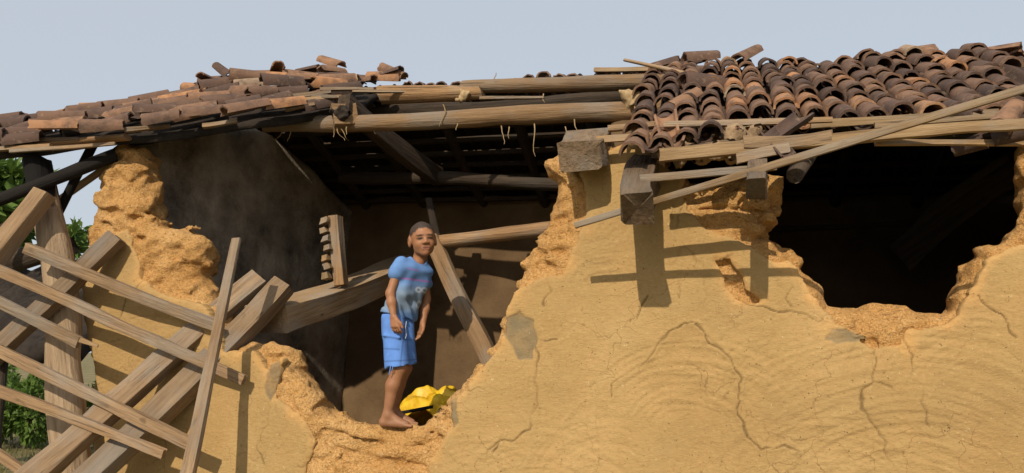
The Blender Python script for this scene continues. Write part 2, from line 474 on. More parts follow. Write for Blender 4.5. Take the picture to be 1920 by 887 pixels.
CRACKS = [[W2(*q) for q in pl] for pl in [
    [(1142, 742), (1145, 717), (1203, 682), (1253, 637), (1293, 609), (1318, 616), (1339, 634), (1359, 667)],
    [(1054, 873), (1056, 803), (1072, 768), (1097, 750), (1107, 783), (1132, 818)],
    [(1009, 642), (1009, 692), (1003, 763), (988, 808), (966, 828), (935, 833), (910, 863)],
    [(1024, 516), (1031, 545), (1021, 571)], [(1011, 641), (1046, 639)],
    [(1300, 614), (1330, 626), (1338, 647), (1376, 677), (1391, 712), (1391, 763), (1381, 775), (1396, 813), (1431, 841), (1466, 833), (1497, 848), (1507, 863), (1481, 886)],
    [(1638, 655), (1639, 692), (1635, 717), (1620, 727), (1613, 768), (1618, 788)], [(1635, 717), (1670, 728)],
    [(1693, 631), (1703, 662), (1713, 674), (1706, 712), (1728, 732), (1726, 763), (1738, 793), (1764, 826), (1759, 868), (1768, 920)],
    [(1480, 535), (1464, 561), (1476, 581)], [(1618, 788), (1648, 823), (1660, 860)],
    [(1345, 500), (1352, 492), (1378, 486)], [(1365, 536), (1396, 563), (1431, 574), (1461, 587), (1502, 592), (1524, 600), (1542, 591), (1560, 588)],
    [(1272, 400), (1268, 470), (1275, 560)], [(545, 655), (512, 700), (505, 780), (486, 830), (500, 870)], [(300, 470), (270, 540), (240, 560), (232, 600)],
    [(250, 600), (310, 590)], [(1215, 560), (1190, 600)], [(1840, 560), (1880, 590), (1900, 640)], [(560, 870), (620, 880), (690, 872)], [(930, 850), (945, 815), (935, 795)],
    [(1290, 372), (1284, 395), (1292, 410)], [(1560, 618), (1604, 628), (1640, 640)]]]

def wall_wave(X, Z):
    return 0.018 * np.sin(1.3 * X + 0.5) * np.cos(1.1 * Z) + 0.012 * np.sin(3.1 * X + 2 * Z) + 0.008 * np.sin(5.3 * Z - 2.2 * X)

# --- core of raw mud
h = 0.0135
nx, ny, nz = int((X1 - X0) / h), int(0.70 / h), int((ZT + 0.1) / h)
xs = X0 + np.arange(nx) * h; ys = -0.16 + np.arange(ny) * h; zs = -0.08 + np.arange(nz) * h
XX, ZZ = np.meshgrid(xs, zs, indexing='ij')
size = (nx * h, ny * h, nz * h)
jag = 0.022 * gnoise((nx, nz), (size[0], size[2]), (0.09, 0.09)) + 0.012 * gnoise((nx, nz), (size[0], size[2]), (0.035, 0.035))
d2 = poly_sdf(XX, ZZ, OUT) + jag
dm = np.full(XX.shape, 9.0, np.float32)
for pl in MUDP: dm = np.minimum(dm, poly_sdf(XX, ZZ, pl))
expo = np.clip(0.5 - (dm + jag) / 0.05, 0, 1)                     # 1 = raw mud shows
edge = np.clip(1 + d2 / 0.22, 0, 1) ** 2                          # near the broken rim
wv = wall_wave(XX, ZZ)
yf = wv + 0.014 + expo * (0.004 + 0.02 * gnoise((nx, nz), (size[0], size[2]), (0.22, 0.16))) + edge * 0.05 * (0.5 + gnoise((nx, nz), (size[0], size[2]), (0.3, 0.3)) * 0.5)
yb = 0.40 + 0.02 * gnoise((nx, nz), (size[0], size[2]), (0.4, 0.4)) - edge * 0.19
Y3 = ys[None, :, None]
dy = np.maximum(yf[:, None, :] - Y3, Y3 - yb[:, None, :]).astype(np.float32)
rr = 0.07
a = d2[:, None, :] + rr; b = dy + rr
F = np.sqrt(np.maximum(a, 0) ** 2 + np.maximum(b, 0) ** 2) + np.minimum(np.maximum(a, b), 0) - rr
amp = np.maximum(expo, edge)[:, None, :]
F = F.astype(np.float32)
n3 = lambda *c: gnoise((nx, ny, nz), size, c)
F += amp * (0.017 * n3(0.13, 0.13, 0.10) + 0.019 * np.tanh(5 * n3(0.075, 0.075, 0.045)) + 0.010 * n3(0.027, 0.027, 0.022))
F += amp * 0.0030 * rng.normal(0, 1, F.shape).astype(np.float32)
cv = n3(0.16, 0.16, 0.05)
F += amp * 0.034 * np.exp(-(cv / 0.09) ** 2) * np.clip(n3(0.2, 0.2, 0.2) * 3 - 0.2, 0, 1)       # crevices between the mud courses
del cv
V, Q = snets(F, (xs[0], ys[0], zs[0]), h)
FRONT = obj('front_wall', V, Q, MUD, HOUSE)
FRONT['label'] = 'front wall of raw orange mud, broken open in two places'
del F, dy, a, b

# --- smooth plaster coat: a fine relief sheet with a broken rim, cracks and hand-swept arcs
xs = np.arange(X0, X1, 0.0062)
zs = np.concatenate([np.arange(-0.05, 0.66, 0.05), np.arange(0.66, ZT, 0.0062)])
XX, ZZ = np.meshgrid(xs, zs, indexing='ij')
nx, nz = XX.shape
size = (X1 - X0, ZT + 0.05)
def gn2(cell, amp=1.0):
    u = gnoise((nx, 700), (X1 - X0, ZT + 0.05), (cell, cell))
    k = np.clip(((zs + 0.05) / (ZT + 0.05) * 700).astype(int), 0, 699)
    return amp * u[:, k]
d2 = poly_sdf(XX, ZZ, OUT)
dm = np.full(XX.shape, 9.0, np.float32)
for pl in MUDP: dm = np.minimum(dm, poly_sdf(XX, ZZ, pl))
pat = np.zeros(XX.shape, np.float32); pj = gn2(0.05, 0.012) + gn2(0.02, 0.006)
for pl in PATCHP:
    pd = poly_sdf(XX, ZZ, pl); dm = np.maximum(dm, -pd)
    pat = np.maximum(pat, np.clip(0.5 - (pd + pj) / 0.008, 0, 1))
jn = gn2(0.10, 0.022) + gn2(0.035, 0.010) + gn2(0.016, 0.005)
msk = np.maximum(d2 + 0.035, -dm) + jn                             # negative = plaster
rel = gn2(0.5, 0.010) + gn2(0.18, 0.006) + gn2(0.07, 0.0028) + gn2(0.03, 0.0014)
for (cx, cy, r0, r1, ph0, ph1, am) in [(1296, 840, 60, 245, 20, 165, 1.0), (1715, 1010, 120, 420, 40, 150, 1.0), (1150, 560, 25, 150, 60, 170, 0.8), (1010, 1000, 60, 240, 30, 150, 0.7),
                                (1500, 760, 40, 210, 80, 220, 0.6), (1850, 760, 60, 260, 60, 190, 0.9), (1560, 980, 60, 230, 30, 160, 0.7), (1180, 470, 20, 120, 0, 180, 0.6),
                                (900, 930, 50, 170, 20, 150, 0.6), (1130, 930, 40, 180, 40, 170, 0.7), (320, 760, 40, 200, 20, 160, 0.6), (1400, 600, 30, 160, 200, 340, 0.5)]:
    ox, oz = W2(cx, cy); k = 4.0 / FPX
    dx, dz = XX - ox, ZZ - oz
    rad = np.hypot(dx, dz * 1.12); an = np.degrees(np.arctan2(dz, dx)) % 360
    env = np.clip((rad - r0 * k) / 0.06, 0, 1) * np.clip((r1 * k - rad) / 0.12, 0, 1) * np.clip((an - ph0) / 25, 0, 1) * np.clip((ph1 - an) / 25, 0, 1)
    wob = gn2(0.35, 0.03)
    pol = gnoise((480, 240), (1.6, 360), (0.012, 13)) + 0.7 * gnoise((480, 240), (1.6, 360), (0.028, 26))
    ridge = pol[np.clip((rad + wob) / 1.6 * 479, 0, 479).astype(int), np.clip(an / 360 * 239, 0, 239).astype(int)]
    rel += env * am * ridge * 0.0032
crk = np.zeros(XX.shape, np.float32)
cw = gn2(0.03, 0.014) + gn2(0.09, 0.022)
for i, pl in enumerate(CRACKS):
    dl = line_dist(XX + cw, ZZ + cw[::-1], pl)
    crk = np.maximum(crk, np.clip(1.25 - dl / 0.0045, 0, 1) * np.clip(0.55 + gn2(0.10, 0.9), 0.12, 1))
    if i in (0, 1, 5):                                             # plaster laps: one side stands a little proud
        rel += 0.004 * np.clip(1 - dl / 0.03, 0, 1)
YY = wall_wave(XX, ZZ) - 0.012 + 0 * XX - rel + 0.011 * crk + pat * (0.006 + gn2(0.03, 0.004))
lip = np.clip(1 + msk / 0.03, 0, 1)
YY += 0.012 * lip ** 2
keep = msk < 0
# snap rim vertices on the contour
gX, gZ = np.gradient(msk, xs, zs)
g2 = gX ** 2 + gZ ** 2 + 1e-6
near = (msk > -0.004) & (msk < 0.0065)
sX = np.where(near, -np.clip(msk * gX / g2, -0.0045, 0.0045), 0); sZ = np.where(near, -np.clip(msk * gZ / g2, -0.0045, 0.0045), 0)
sX[:, :16] = 0; sZ[:, :16] = 0
kv = msk < 0.0045
cell = kv[:-1, :-1] & kv[1:, :-1] & kv[1:, 1:] & kv[:-1, 1:]
vid = np.arange(nx * nz).reshape(nx, nz)
A, B, C, D = vid[:-1, :-1], vid[1:, :-1], vid[1:, 1:], vid[:-1, 1:]
quads = np.stack([A[cell], B[cell], C[cell], D[cell]], 1)
VV = np.stack([XX + sX, YY, ZZ + sZ], -1).reshape(-1, 3)
# rim going back into the wall
e = np.concatenate([quads[:, [0, 1]], quads[:, [1, 2]], quads[:, [2, 3]], quads[:, [3, 0]]])
key = np.sort(e, 1); key = key[:, 0].astype(np.int64) * (nx * nz) + key[:, 1]
_, inv, cnt = np.unique(key, return_inverse=True, return_counts=True)
be = e[cnt[inv] == 1]
bv = np.unique(be); bmap = {v: i + nx * nz for i, v in enumerate(bv)}
VB = VV[bv].copy(); VB[:, 1] += 0.06
rim = np.array([[b_, a_, bmap[a_], bmap[b_]] for a_, b_ in be.tolist()])
VV = np.concatenate([VV, VB]); quads = np.concatenate([quads, rim])
tone = np.ones((nx * nz, 3), np.float32)
tone += (np.clip(1 + (msk + gn2(0.06, 0.05) - 0.015) / 0.09, 0, 1) ** 2).reshape(-1, 1) * np.array([0.24, 0.13, 0.04], np.float32)   # crumbled mud dusted over the rim
tone *= (1 - 0.50 * np.clip(crk * 1.2, 0, 1)).reshape(-1, 1)       # cracks drawn darker
tone *= 1 - pat.reshape(-1, 1) * np.array([0.40, 0.32, 0.12], np.float32) * (1 + gn2(0.04, 0.3)).reshape(-1, 1)      # older grey clay
tone = np.concatenate([tone, np.full((len(bv), 3), 0.8, np.float32)])
used = np.unique(quads); mp = np.full(len(VV), -1); mp[used] = np.arange(len(used))
pl_o = obj('plaster', VV[used], mp[quads], PLASTER, FRONT)
vcol(pl_o, tone[used])
pl_o['label'] = 'smooth tan mud plaster with cracks and hand-swept arcs'

# --- side, back and end walls, plus an added light-blocking wall (uneven slabs)
def slab(name, lo, hi, mat, seed, label=None, parent=HOUSE, top=None, h=0.05, shear=0.0):
    gg = np.random.default_rng(seed)
    lo, hi = np.array(lo), np.array(hi)
    o = lo - 2 * h; nn = np.ceil((hi - lo) / h).astype(int) + 5
    ax = [o[i] + np.arange(nn[i]) * h for i in range(3)]
    G = np.meshgrid(*ax, indexing='ij')
    z1 = hi[2] if top is None else top(G[0], G[1])
    q = [np.maximum(lo[0] - G[0], G[0] - hi[0]), np.maximum(lo[1] - G[1], G[1] - hi[1]), np.maximum(lo[2] - G[2], G[2] - z1)]
    r = 0.05
    F = np.sqrt(sum(np.maximum(x + r, 0) ** 2 for x in q)) + np.minimum(np.maximum(np.maximum(q[0], q[1]), q[2]) + r, 0) - r
    sz = nn * h
    F = F + 0.03 * gnoise(nn, sz, (0.5, 0.5, 0.5), gg) + 0.016 * gnoise(nn, sz, (0.16, 0.16, 0.16), gg)
    V, Q = snets(F, o, h)
    V[:, 0] += shear * (V[:, 1] - lo[1])
    ob = obj(name, V, Q, mat, parent)
    if label: ob['label'] = label
    return ob

RIDGE_Y = 1.35
def ridge_z(X): return 3.48 - 0.055 * np.clip(X, -3, 3)
def deck_z(X, Y):
    """underside of the tiles"""
    return ridge_z(X) - 0.62 * np.maximum(RIDGE_Y - Y, 0) - 0.40 * np.maximum(Y - RIDGE_Y, 0)

slab('side_wall', (-4.16, 0.36, -0.05), (-3.86, 2.75, 3.3), SOOTWALL, 3, 'smoke-darkened inner face of the end wall',
     top=lambda X, Y: 3.12 + 0.25 * np.clip(Y - 0.3, 0, 1.1) - 0.40 * np.clip(Y - 1.5, 0, 2), shear=0.13, h=0.035)
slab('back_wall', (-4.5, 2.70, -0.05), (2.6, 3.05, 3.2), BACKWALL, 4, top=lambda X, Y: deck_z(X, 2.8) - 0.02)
slab('light_block_wall', (-0.62, 0.38, -0.05), (-0.36, 2.72, 2.9), BACKWALL, 5, top=lambda X, Y: deck_z(X, Y) - 0.12)  # added cross wall, out of view; keeps daylight out of the right room
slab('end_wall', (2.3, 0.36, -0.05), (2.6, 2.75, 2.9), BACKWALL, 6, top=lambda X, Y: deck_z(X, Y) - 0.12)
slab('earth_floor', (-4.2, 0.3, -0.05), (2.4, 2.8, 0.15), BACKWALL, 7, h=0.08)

# ------------------------------------------------------------------ timber
def timber(name, p0, p1, w0, w1, dpt, mat, parent=None, kind='box', seed=0, bend=0.0, rough=1.0, tipcut=0.0, cut0=0.0):
    g_ = np.random.default_rng(seed + 1000)
    p0, p1 = Vector(p0), Vector(p1)
    ax = p1 - p0; L = ax.length; x = ax.normalized()
    yv = Vector((0, 1, 0)) if abs(x.y) < 0.93 else Vector((1, 0, 0))
    y = (yv - x * yv.dot(x)).normalized(); z = x.cross(y)
    N = max(5, int(L / 0.07)); M = 16
    ex = 0.13 if kind == 'box' else 1.0
    th = (np.arange(M) + 0.5) / M * 2 * math.pi
    c, s_ = np.cos(th), np.sin(th)
    uy = np.sign(c) * np.abs(c) ** ex; uz = np.sign(s_) * np.abs(s_) ** ex
    t = np.linspace(0, 1, N)
    W = (w0 + (w1 - w0) * t) / 2
    Dp = dpt / 2 * (W / W.mean())
    n1 = gnoise((N, M), (L, 1.0), (0.16, 0.25), g_); n1[:, -1] = 0.5 * (n1[:, 0] + n1[:, -2])
    n2 = gnoise((N, M), (L, 1.0), (max(0.9, L / 2), 0.12), g_)
    f = 1 + rough * (0.11 * n1 + 0.10 * n2)
    bx = np.sin(t * math.pi) * bend + 0.25 * w0 * rough * gnoise((N,), (L,), (0.6,), g_)
    by = 0.2 * w0 * rough * gnoise((N,), (L,), (0.7,), g_) * 0.5
    Vv = np.zeros((N, M, 3))
    Vv[:, :, 0] = (t * L)[:, None]
    Vv[:, :, 1] = uy[None] * Dp[:, None] * f + by[:, None]
    Vv[:, :, 2] = uz[None] * W[:, None] * f + bx[:, None]
    for e_ in (0, -1): Vv[e_, :, 0] += (0.35 if kind == 'box' else 1.0) * (0.10 * w0 * np.sin(th + g_.uniform(0, 6.28)) + 0.06 * w0 * np.sin(2 * th + g_.uniform(0, 6.28)) + g_.uniform(-0.004, 0.004, M)) * rough
    if cut0: Vv[0, :, 0] += cut0 * uy
    if tipcut:
        Vv[-1, :, 0] += tipcut * uz
    V = np.concatenate([Vv.reshape(-1, 3), [Vv[0].mean(0), Vv[-1].mean(0)]])
    Fc = []
    for i in range(N - 1):
        for j in range(M):
            k = (j + 1) % M
            Fc.append((i * M + j, i * M + k, (i + 1) * M + k, (i + 1) * M + j))
    a_, b_ = N * M, N * M + 1
    for j in range(M):
        k = (j + 1) % M
        Fc.append((a_, k, j)); Fc.append((b_, (N - 1) * M + j, (N - 1) * M + k))
    mx = Matrix(((x.x, y.x, z.x, p0.x), (x.y, y.y, z.y, p0.y), (x.z, y.z, z.z, p0.z), (0, 0, 0, 1)))
    return obj(name, V, Fc, mat, parent, True, 38 if kind == 'box' else 50, mx)

def T(name, a, b, w0, w1=None, d=0.08, mat=WOOD, parent=None, kind='box', seed=None, **kw):
    """a, b = (px, py, Y); widths in pixels of the photograph, depth in metres"""
    p, q = P(*a), P(*b)
    w1 = w0 if w1 is None else w1
    seed = int(a[0] * 3 + a[1]) if seed is None else seed
    return timber(name, p, q, w0 * depth(p) / FPX, w1 * depth(q) / FPX, d, mat, parent, kind, seed, **kw)

# roof timbers that are still part of the house
T('purlin', (497, 232, 0.62), (1246, 203, 0.62), 30, 36, 0.13, WOOD, HOUSE, 'log', rough=0.8)
T('purlin', (866, 162, 1.0), (1282, 157, 0.98), 24, 30, 0.12, WOOD, HOUSE, 'log', rough=0.7)
T('purlin', (714, 187, 0.95), (905, 183, 0.98), 34, 24, 0.12, WOOD, HOUSE, 'log', rough=0.8)
T('tie_beam', (640, 332, 1.9), (1060, 338, 1.5), 24, 26, 0.12, SOOTWOOD, HOUSE, 'log')
T('rafter', (640, 198, 0.52), (822, 328, 1.75), 40, 34, 0.10, SOOTWOOD, HOUSE, 'box')
RS = T('rafter', (622, 210, 0.50), (668, 208, 0.60), 36, 36, 0.10, WOOD, HOUSE, 'box')
def tail(px, py, Y, wpx, dpt, seed):
    p = P(px, py, Y)
    timber('rafter', p, p + Vector((0.02, 1.2, 0.62)), wpx * depth(p) / FPX, 0.9 * wpx * depth(p) / FPX, dpt, AGED, HOUSE, 'box', seed, rough=1.8, cut0=0.05)
tail(1220, 376, -0.66, 60, 0.165, 41)
tail(1418, 350, -0.68, 36, 0.125, 42)
T('beam_end', (1100, 297, -0.26), (1104, 297, 0.30), 54, 54, 0.25, WOODG, HOUSE, 'box', rough=1.7)
T('rafter', (1494, 330, -0.25), (1520, 270, 0.5), 30, 30, 0.08, AGED, HOUSE, 'log', rough=1.3)
T('tie_beam', (1440, 428, 1.9), (1730, 419, 1.8), 9, 9, 0.05, SOOTWOOD, HOUSE, 'box')
T('strut', (1690, 480, 1.6), (1925, 320, 0.9), 55, 60, 0.12, SOOTWOOD, HOUSE, 'box')

# ------------------------------------------------------------------ roof tiles
def tile_mesh(name, L, r0, r1, th, arc, broken, g_):
    K = 9
    an = np.linspace(-arc / 2, arc / 2, K)
    rings = []
    wob = g_.uniform(-0.04, 0.04, K)
    for (x, r) in ((0, r0), (0.5 * L, (r0 + r1) / 2), (L, r1)):
        rings.append([(x, r, th)])
    Vs, Fs = [], []
    def ring(x, r, jag):
        return [(x + (jag[k] if jag is not None else 0), r * math.sin(an[k]) * (1 + wob[k]), r * math.cos(an[k]) * (1 + wob[k])) for k in range(K)]
    j0 = g_.uniform(-0.006, 0.006, K); j1 = g_.uniform(-0.007, 0.007, K)
    if broken:
        j1 = np.cumsum(g_.uniform(-0.03, 0.03, K)) - 0.03
    o0, o1 = ring(0, r0, j0), ring(L, r1, j1)
    i0, i1 = ring(0, r0 - th, j0), ring(L, r1 - th, j1)
    def strip(a_, b_):
        n_ = len(Vs); Vs.extend(a_); Vs.extend(b_)
        for k in range(K - 1): Fs.append((n_ + k, n_ + K + k, n_ + K + k + 1, n_ + k + 1))
    strip(o0, o1); strip(i1, i0); strip(i0, o0); strip(o1, i1)
    for k in (0, K - 1):
        n_ = len(Vs); q = [o0[k], o1[k], i1[k], i0[k]]
        if k: q = q[::-1]
        Vs.extend(q); Fs.append((n_, n_ + 1, n_ + 2, n_ + 3))
    me = mesh_np(name, np.array(Vs), [f[::-1] for f in Fs])
    smooth(me, 50)
    return me

gt = np.random.default_rng(5)
TL = 0.27
COVERS = [tile_mesh('tile', TL + gt.uniform(-.02, .02), 0.050 + gt.uniform(-.004, .004), 0.064 + gt.uniform(-.005, .005), 0.013, R(gt.uniform(165, 200)), i >= 7, gt) for i in range(9)]
CHANS = [tile_mesh('tile', TL + gt.uniform(-.02, .02), 0.064, 0.054, 0.013, R(150), i >= 3, gt) for i in range(4)]
for m_ in COVERS + CHANS: m_.materials.append(TILE)
COVD = [m_.copy() for m_ in COVERS]
for m_ in COVD: m_.materials.clear(); m_.materials.append(TILED)

def frame_m(loc, xax, zhint, roll=0.0):
    x = Vector(xax).normalized(); z = Vector(zhint); z = (z - x * z.dot(x)).normalized(); y = z.cross(x)
    m = Matrix(((x.x, y.x, z.x, loc[0]), (x.y, y.y, z.y, loc[1]), (x.z, y.z, z.z, loc[2]), (0, 0, 0, 1)))
    return m @ Matrix.Rotation(roll, 4, 'X')

def tile(me, loc, xax, zhint, parent, roll=0.0, sc=1.0, name='tile'):
    o = bpy.data.objects.new(name, me)
    o.matrix_basis = frame_m(loc, xax, zhint, roll) @ Matrix.Diagonal((sc, sc, sc, 1))
    return put(o, parent)

# --- right roof: deck boards first, then rows of tiles
SLOPE = 0.62
DOWN = Vector((0, -1, -SLOPE)).normalized(); NRM = Vector((0, -SLOPE, 1)).normalized()
# bed of channel tiles, one corrugated sheet on each slope
def corrugated(name, xa, xb, ya, yb, zf, mat, parent, lam=0.128, amp=0.032, th=0.014, seed=1, rag=0.0):
    g_ = np.random.default_rng(seed)
    X = np.arange(xa, xb, lam / 10); Yv = np.linspace(ya, yb, 26)
    XX_, YY_ = np.meshgrid(X, Yv, indexing='ij')
    ZZ_ = zf(XX_, YY_) - amp * np.cos((XX_ - xa) * 2 * math.pi / lam) + 0.012 * gnoise(XX_.shape, (xb - xa, abs(yb - ya)), (0.3, 0.3), g_)
    if rag:
        YY_[:, 0] += rag * gnoise((len(X),), (xb - xa,), (0.12,), g_)
    nX, nY = XX_.shape
    top = np.stack([XX_, YY_, ZZ_], -1).reshape(-1, 3); bot = top - np.array([0, 0, th])
    v = np.arange(nX * nY).reshape(nX, nY); m = nX * nY
    q = np.stack([v[:-1, :-1], v[1:, :-1], v[1:, 1:], v[:-1, 1:]], -1).reshape(-1, 4)
    Q = [q, q[:, ::-1] + m]
    for a_, b_ in ((v[:-1, 0], v[1:, 0]), (v[1:, -1], v[:-1, -1]), (v[0, 1:], v[0, :-1]), (v[-1, :-1], v[-1, 1:])):
        Q.append(np.stack([a_, a_ + m, b_ + m, b_], -1).reshape(-1, 4))
    return obj(name, np.concatenate([top, bot]), np.concatenate(Q), mat, parent, True, 60)

XA, XB = -0.44, 2.55
ROOF = corrugated('tiled_roof', XA, XB, 0.02, RIDGE_Y, lambda X, Y: deck_z(X, Y) + 0.02, TILED, HOUSE, seed=3, rag=0.02)
ROOF['label'] = 'standing slope of curved clay tiles'
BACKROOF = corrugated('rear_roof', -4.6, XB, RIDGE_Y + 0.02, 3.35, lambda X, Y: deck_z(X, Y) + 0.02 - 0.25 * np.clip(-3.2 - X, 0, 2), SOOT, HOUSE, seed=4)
LAM = 0.128
eave = [(-0.5, -0.40), (-0.40, -0.42), (-0.28, -0.30), (-0.15, -0.22), (0.0, -0.28), (0.12, -0.02), (0.3, 0.0), (0.45, -0.05), (0.7, -0.04), (0.85, 0.0), (1.1, -0.02), (1.4, 0.0), (2.6, -0.05)]
ex_, ey_ = zip(*eave)
ncov = 0
gt = np.random.default_rng(21)
EXP = 0.185
c_i = 0
X = XA + LAM / 2
while X < 2.05:
    y0 = float(np.interp(X, ex_, ey_)) + gt.uniform(-0.03, 0.03)
    colx = gt.uniform(-0.008, 0.008)
    s = 0.0
    while True:
        y = y0 + s * 0.85
        if y > RIDGE_Y - 0.1: break
        # only what the photograph shows stays single
        if X < 0.45 + 1.05 * (y + 4.0) / 4.0:
            up = 0.085 + gt.uniform(-0.008, 0.012)
            jx = colx + gt.uniform(-0.012, 0.012)
            loc = Vector((X + jx, y, deck_z(X, y))) + NRM * up * 0.55 - DOWN * (TL * 0.85)
            wob = 0.025 * math.sin(3.1 * X + 2.2 * y) + 0.015 * math.sin(7 * X - 5 * y)
            loc.z += wob
            ax = DOWN + Vector((gt.uniform(-0.05, 0.05), 0, 0)) + NRM * (0.075 + gt.uniform(-0.03, 0.05))
            if gt.random() < 0.06: ax += Vector((gt.uniform(-0.2, 0.2), 0, 0)) + NRM * 0.08
            me = COVERS[int(gt.integers(0, 7 if gt.random() < 0.9 else 9))]
            tile(me, loc, ax, NRM, ROOF, gt.uniform(-0.15, 0.15))
            ncov += 1
        s += EXP + gt.uniform(-0.025, 0.025)
    # two channel tiles sticking out at the eave
    if X < 1.35:
        for k in range(1 if y0 > -0.1 else 2):
            yy = y0 + 0.02 + gt.uniform(-0.05, 0.05) + 0.2 * k
            loc = Vector((X + LAM / 2 + gt.uniform(-.01, .01), yy, deck_z(X, yy))) + NRM * 0.075 - DOWN * TL * 0.9
            tile(CHANS[int(gt.integers(0, 4))], loc, DOWN + NRM * 0.02 + Vector((gt.uniform(-.06, .06), 0, 0)), -NRM, ROOF, gt.uniform(-0.2, 0.2))
            ncov += 1
    X += LAM
    c_i += 1
# the eave end rows of the bed under the first four columns
# ridge tiles, tumbled
for i in range(20):
    x = -0.32 + i * 0.118 + gt.uniform(-0.03, 0.03)
    z = float(ridge_z(x)) + 0.055 + gt.uniform(-0.02, 0.02)
    if gt.random() < 0.45:
        tile(COVERS[int(gt.integers(0, 9))], (x - 0.1, RIDGE_Y - 0.02 + gt.uniform(-.05, .05), z), (1, gt.uniform(-0.5, 0.5), gt.uniform(-0.15, 0.2)), (0, 0, 1), ROOF, gt.uniform(-0.4, 0.4))
    else:
        tile(COVERS[int(gt.integers(0, 9))], (x, RIDGE_Y + 0.10, z - 0.01), (gt.uniform(-0.2, 0.2), -1, gt.uniform(-0.45, -0.15)), (0, 0, 1), ROOF, gt.uniform(-0.5, 0.5))
    ncov += 1
# loose tiles at the left edge and eave of the standing slope
def loose(px0, py0, Y0, px1, py1, Y1, roof, up=(0, -0.4, 1), me=None, sc=None, roll=0.0):
    p, q = P(px0, py0, Y0), P(px1, py1, Y1)
    m = me if me is not None else COVERS[int(gt.integers(0, 7))]
    L_ = (q - p).length
    return tile(m, p, q - p, up, roof, roll, sc if sc else L_ / TL)
loose(1372, 165, 0.75, 1275, 158, 0.55, ROOF)
loose(1345, 108, 1.2, 1282, 113, 1.1, ROOF)
loose(1330, 135, 1.05, 1290, 140, 0.9, ROOF, sc=0.9)
loose(1420, 96, 1.3, 1380, 118, 1.1, ROOF, sc=0.95)
loose(1310, 175, 0.4, 1262, 205, 0.3, ROOF, sc=0.9)
loose(1505, 205, -0.28, 1432, 258, -0.42, ROOF, up=(0.15, 0.55, -1), me=CHANS[0], sc=1.05)
loose(1245, 205, -0.12, 1258, 268, -0.42, ROOF, up=(0.2, 0.55, -1), me=CHANS[1], sc=1.0)
loose(1440, 238, -0.40, 1490, 300, -0.52, ROOF, up=(0, 0.6, -1), me=CHANS[2], sc=0.75)
loose(1905, 200, -0.25, 1875, 238, -0.35, ROOF, up=(0.1, -1, 0.4), me=COVERS[7], sc=0.8)
loose(1862, 262, -0.25, 1915, 248, -0.30, ROOF, up=(0, -0.8, -0.6), me=COVERS[8], sc=0.7)
loose(1790, 282, 0.0, 1850, 262, -0.1, ROOF, up=(0, -1, 0.2), me=COVERS[8], sc=0.7)
loose(1790, 205, -0.15, 1840, 222, -0.25, ROOF, up=(0, -1, 0.6), me=COVERS[8], sc=0.6)

# eave battens and boards
for a_, b_, wd, dd in [((1238, 302, -0.42), (1925, 238, -0.42), 22, 0.035), ((1200, 330, -0.50), (1455, 306, -0.50), 15, 0.03), ((1520, 232, -0.12), (1872, 215, -0.12), 15, 0.03),
                       ((1140, 237, -0.02), (1262, 228, -0.02), 11, 0.03), ((1118, 262, -0.12), (1250, 245, -0.12), 14, 0.03), ((1395, 268, -0.44), (1560, 246, -0.44), 26, 0.03),
                       ((1640, 262, -0.36), (1925, 262, -0.2), 12, 0.03), ((1245, 232, -0.24), (1560, 228, -0.2), 12, 0.03), ((1115, 130, 1.32), (1285, 129, 1.25), 8, 0.03),
                       ((1236, 285, -0.3), (1405, 262, -0.3), 12, 0.03), ((1380, 290, -0.46), (1480, 276, -0.46), 20, 0.03), ((1640, 240, -0.3), (1870, 222, -0.3), 10, 0.03)]:
    T('batten', a_, b_, wd, wd * 0.9, dd, LATH if int(a_[0]) % 3 else WOODG, ROOF, rough=1.4)
# boards and battens under the tiles, seen from inside
for k in range(9):
    y = 0.08 + k * 0.15
    timber('batten', (XA, y, float(deck_z(XA, y)) - 0.055), (XB, y, float(deck_z(XB, y)) - 0.055), 0.035, 0.035, 0.05, SOOTWOOD, ROOF, 'box', 300 + k, rough=0.6)
for k in range(6):
    x = XA + 0.25 + k * 0.5
    timber('rafter', (x, 0.36, float(deck_z(x, 0.36)) - 0.13), (x, RIDGE_Y, float(deck_z(x, RIDGE_Y)) - 0.13), 0.09, 0.09, 0.09, SOOTWOOD, ROOF, 'log', 330 + k)
for k in range(11):
    y = RIDGE_Y + 0.1 + k * 0.17
    timber('batten', (-4.5, y, float(deck_z(-2, y)) - 0.06), (XB, y, float(deck_z(XB, y)) - 0.06), 0.04, 0.04, 0.05, SOOTWOOD, BACKROOF, 'box', 360 + k, rough=0.8)
for k in range(10):
    x = -4.0 + k * 0.62
    timber('rafter', (x, RIDGE_Y, float(deck_z(x, RIDGE_Y)) - 0.14), (x, 3.2, float(deck_z(x, 3.2)) - 0.14), 0.09, 0.09, 0.09, SOOTWOOD, BACKROOF, 'log', 380 + k)
timber('ridge_beam', (-3.1, RIDGE_Y, 3.42), (XB, RIDGE_Y, 3.25), 0.13, 0.13, 0.13, SOOTWOOD, HOUSE, 'log', 399)
# tile ends of the rear slope looking over the bare ridge
for px, py in [(764, 154), (786, 154), (806, 156), (828, 154), (856, 154), (990, 141), (1020, 136), (1048, 140), (1074, 140), (1130, 132), (1150, 131), (1182, 131), (1205, 131), (1228, 130), (1252, 129)]:
    p = P(px, py + 2, RIDGE_Y)
    tile(COVERS[int(gt.integers(0, 7))], p - Vector((0, 0.02, 0.03)), (gt.uniform(-.15, .15), 1, -0.55), (0, 0, 1), BACKROOF, gt.uniform(-.2, .2), 1.1)
    ncov += 1

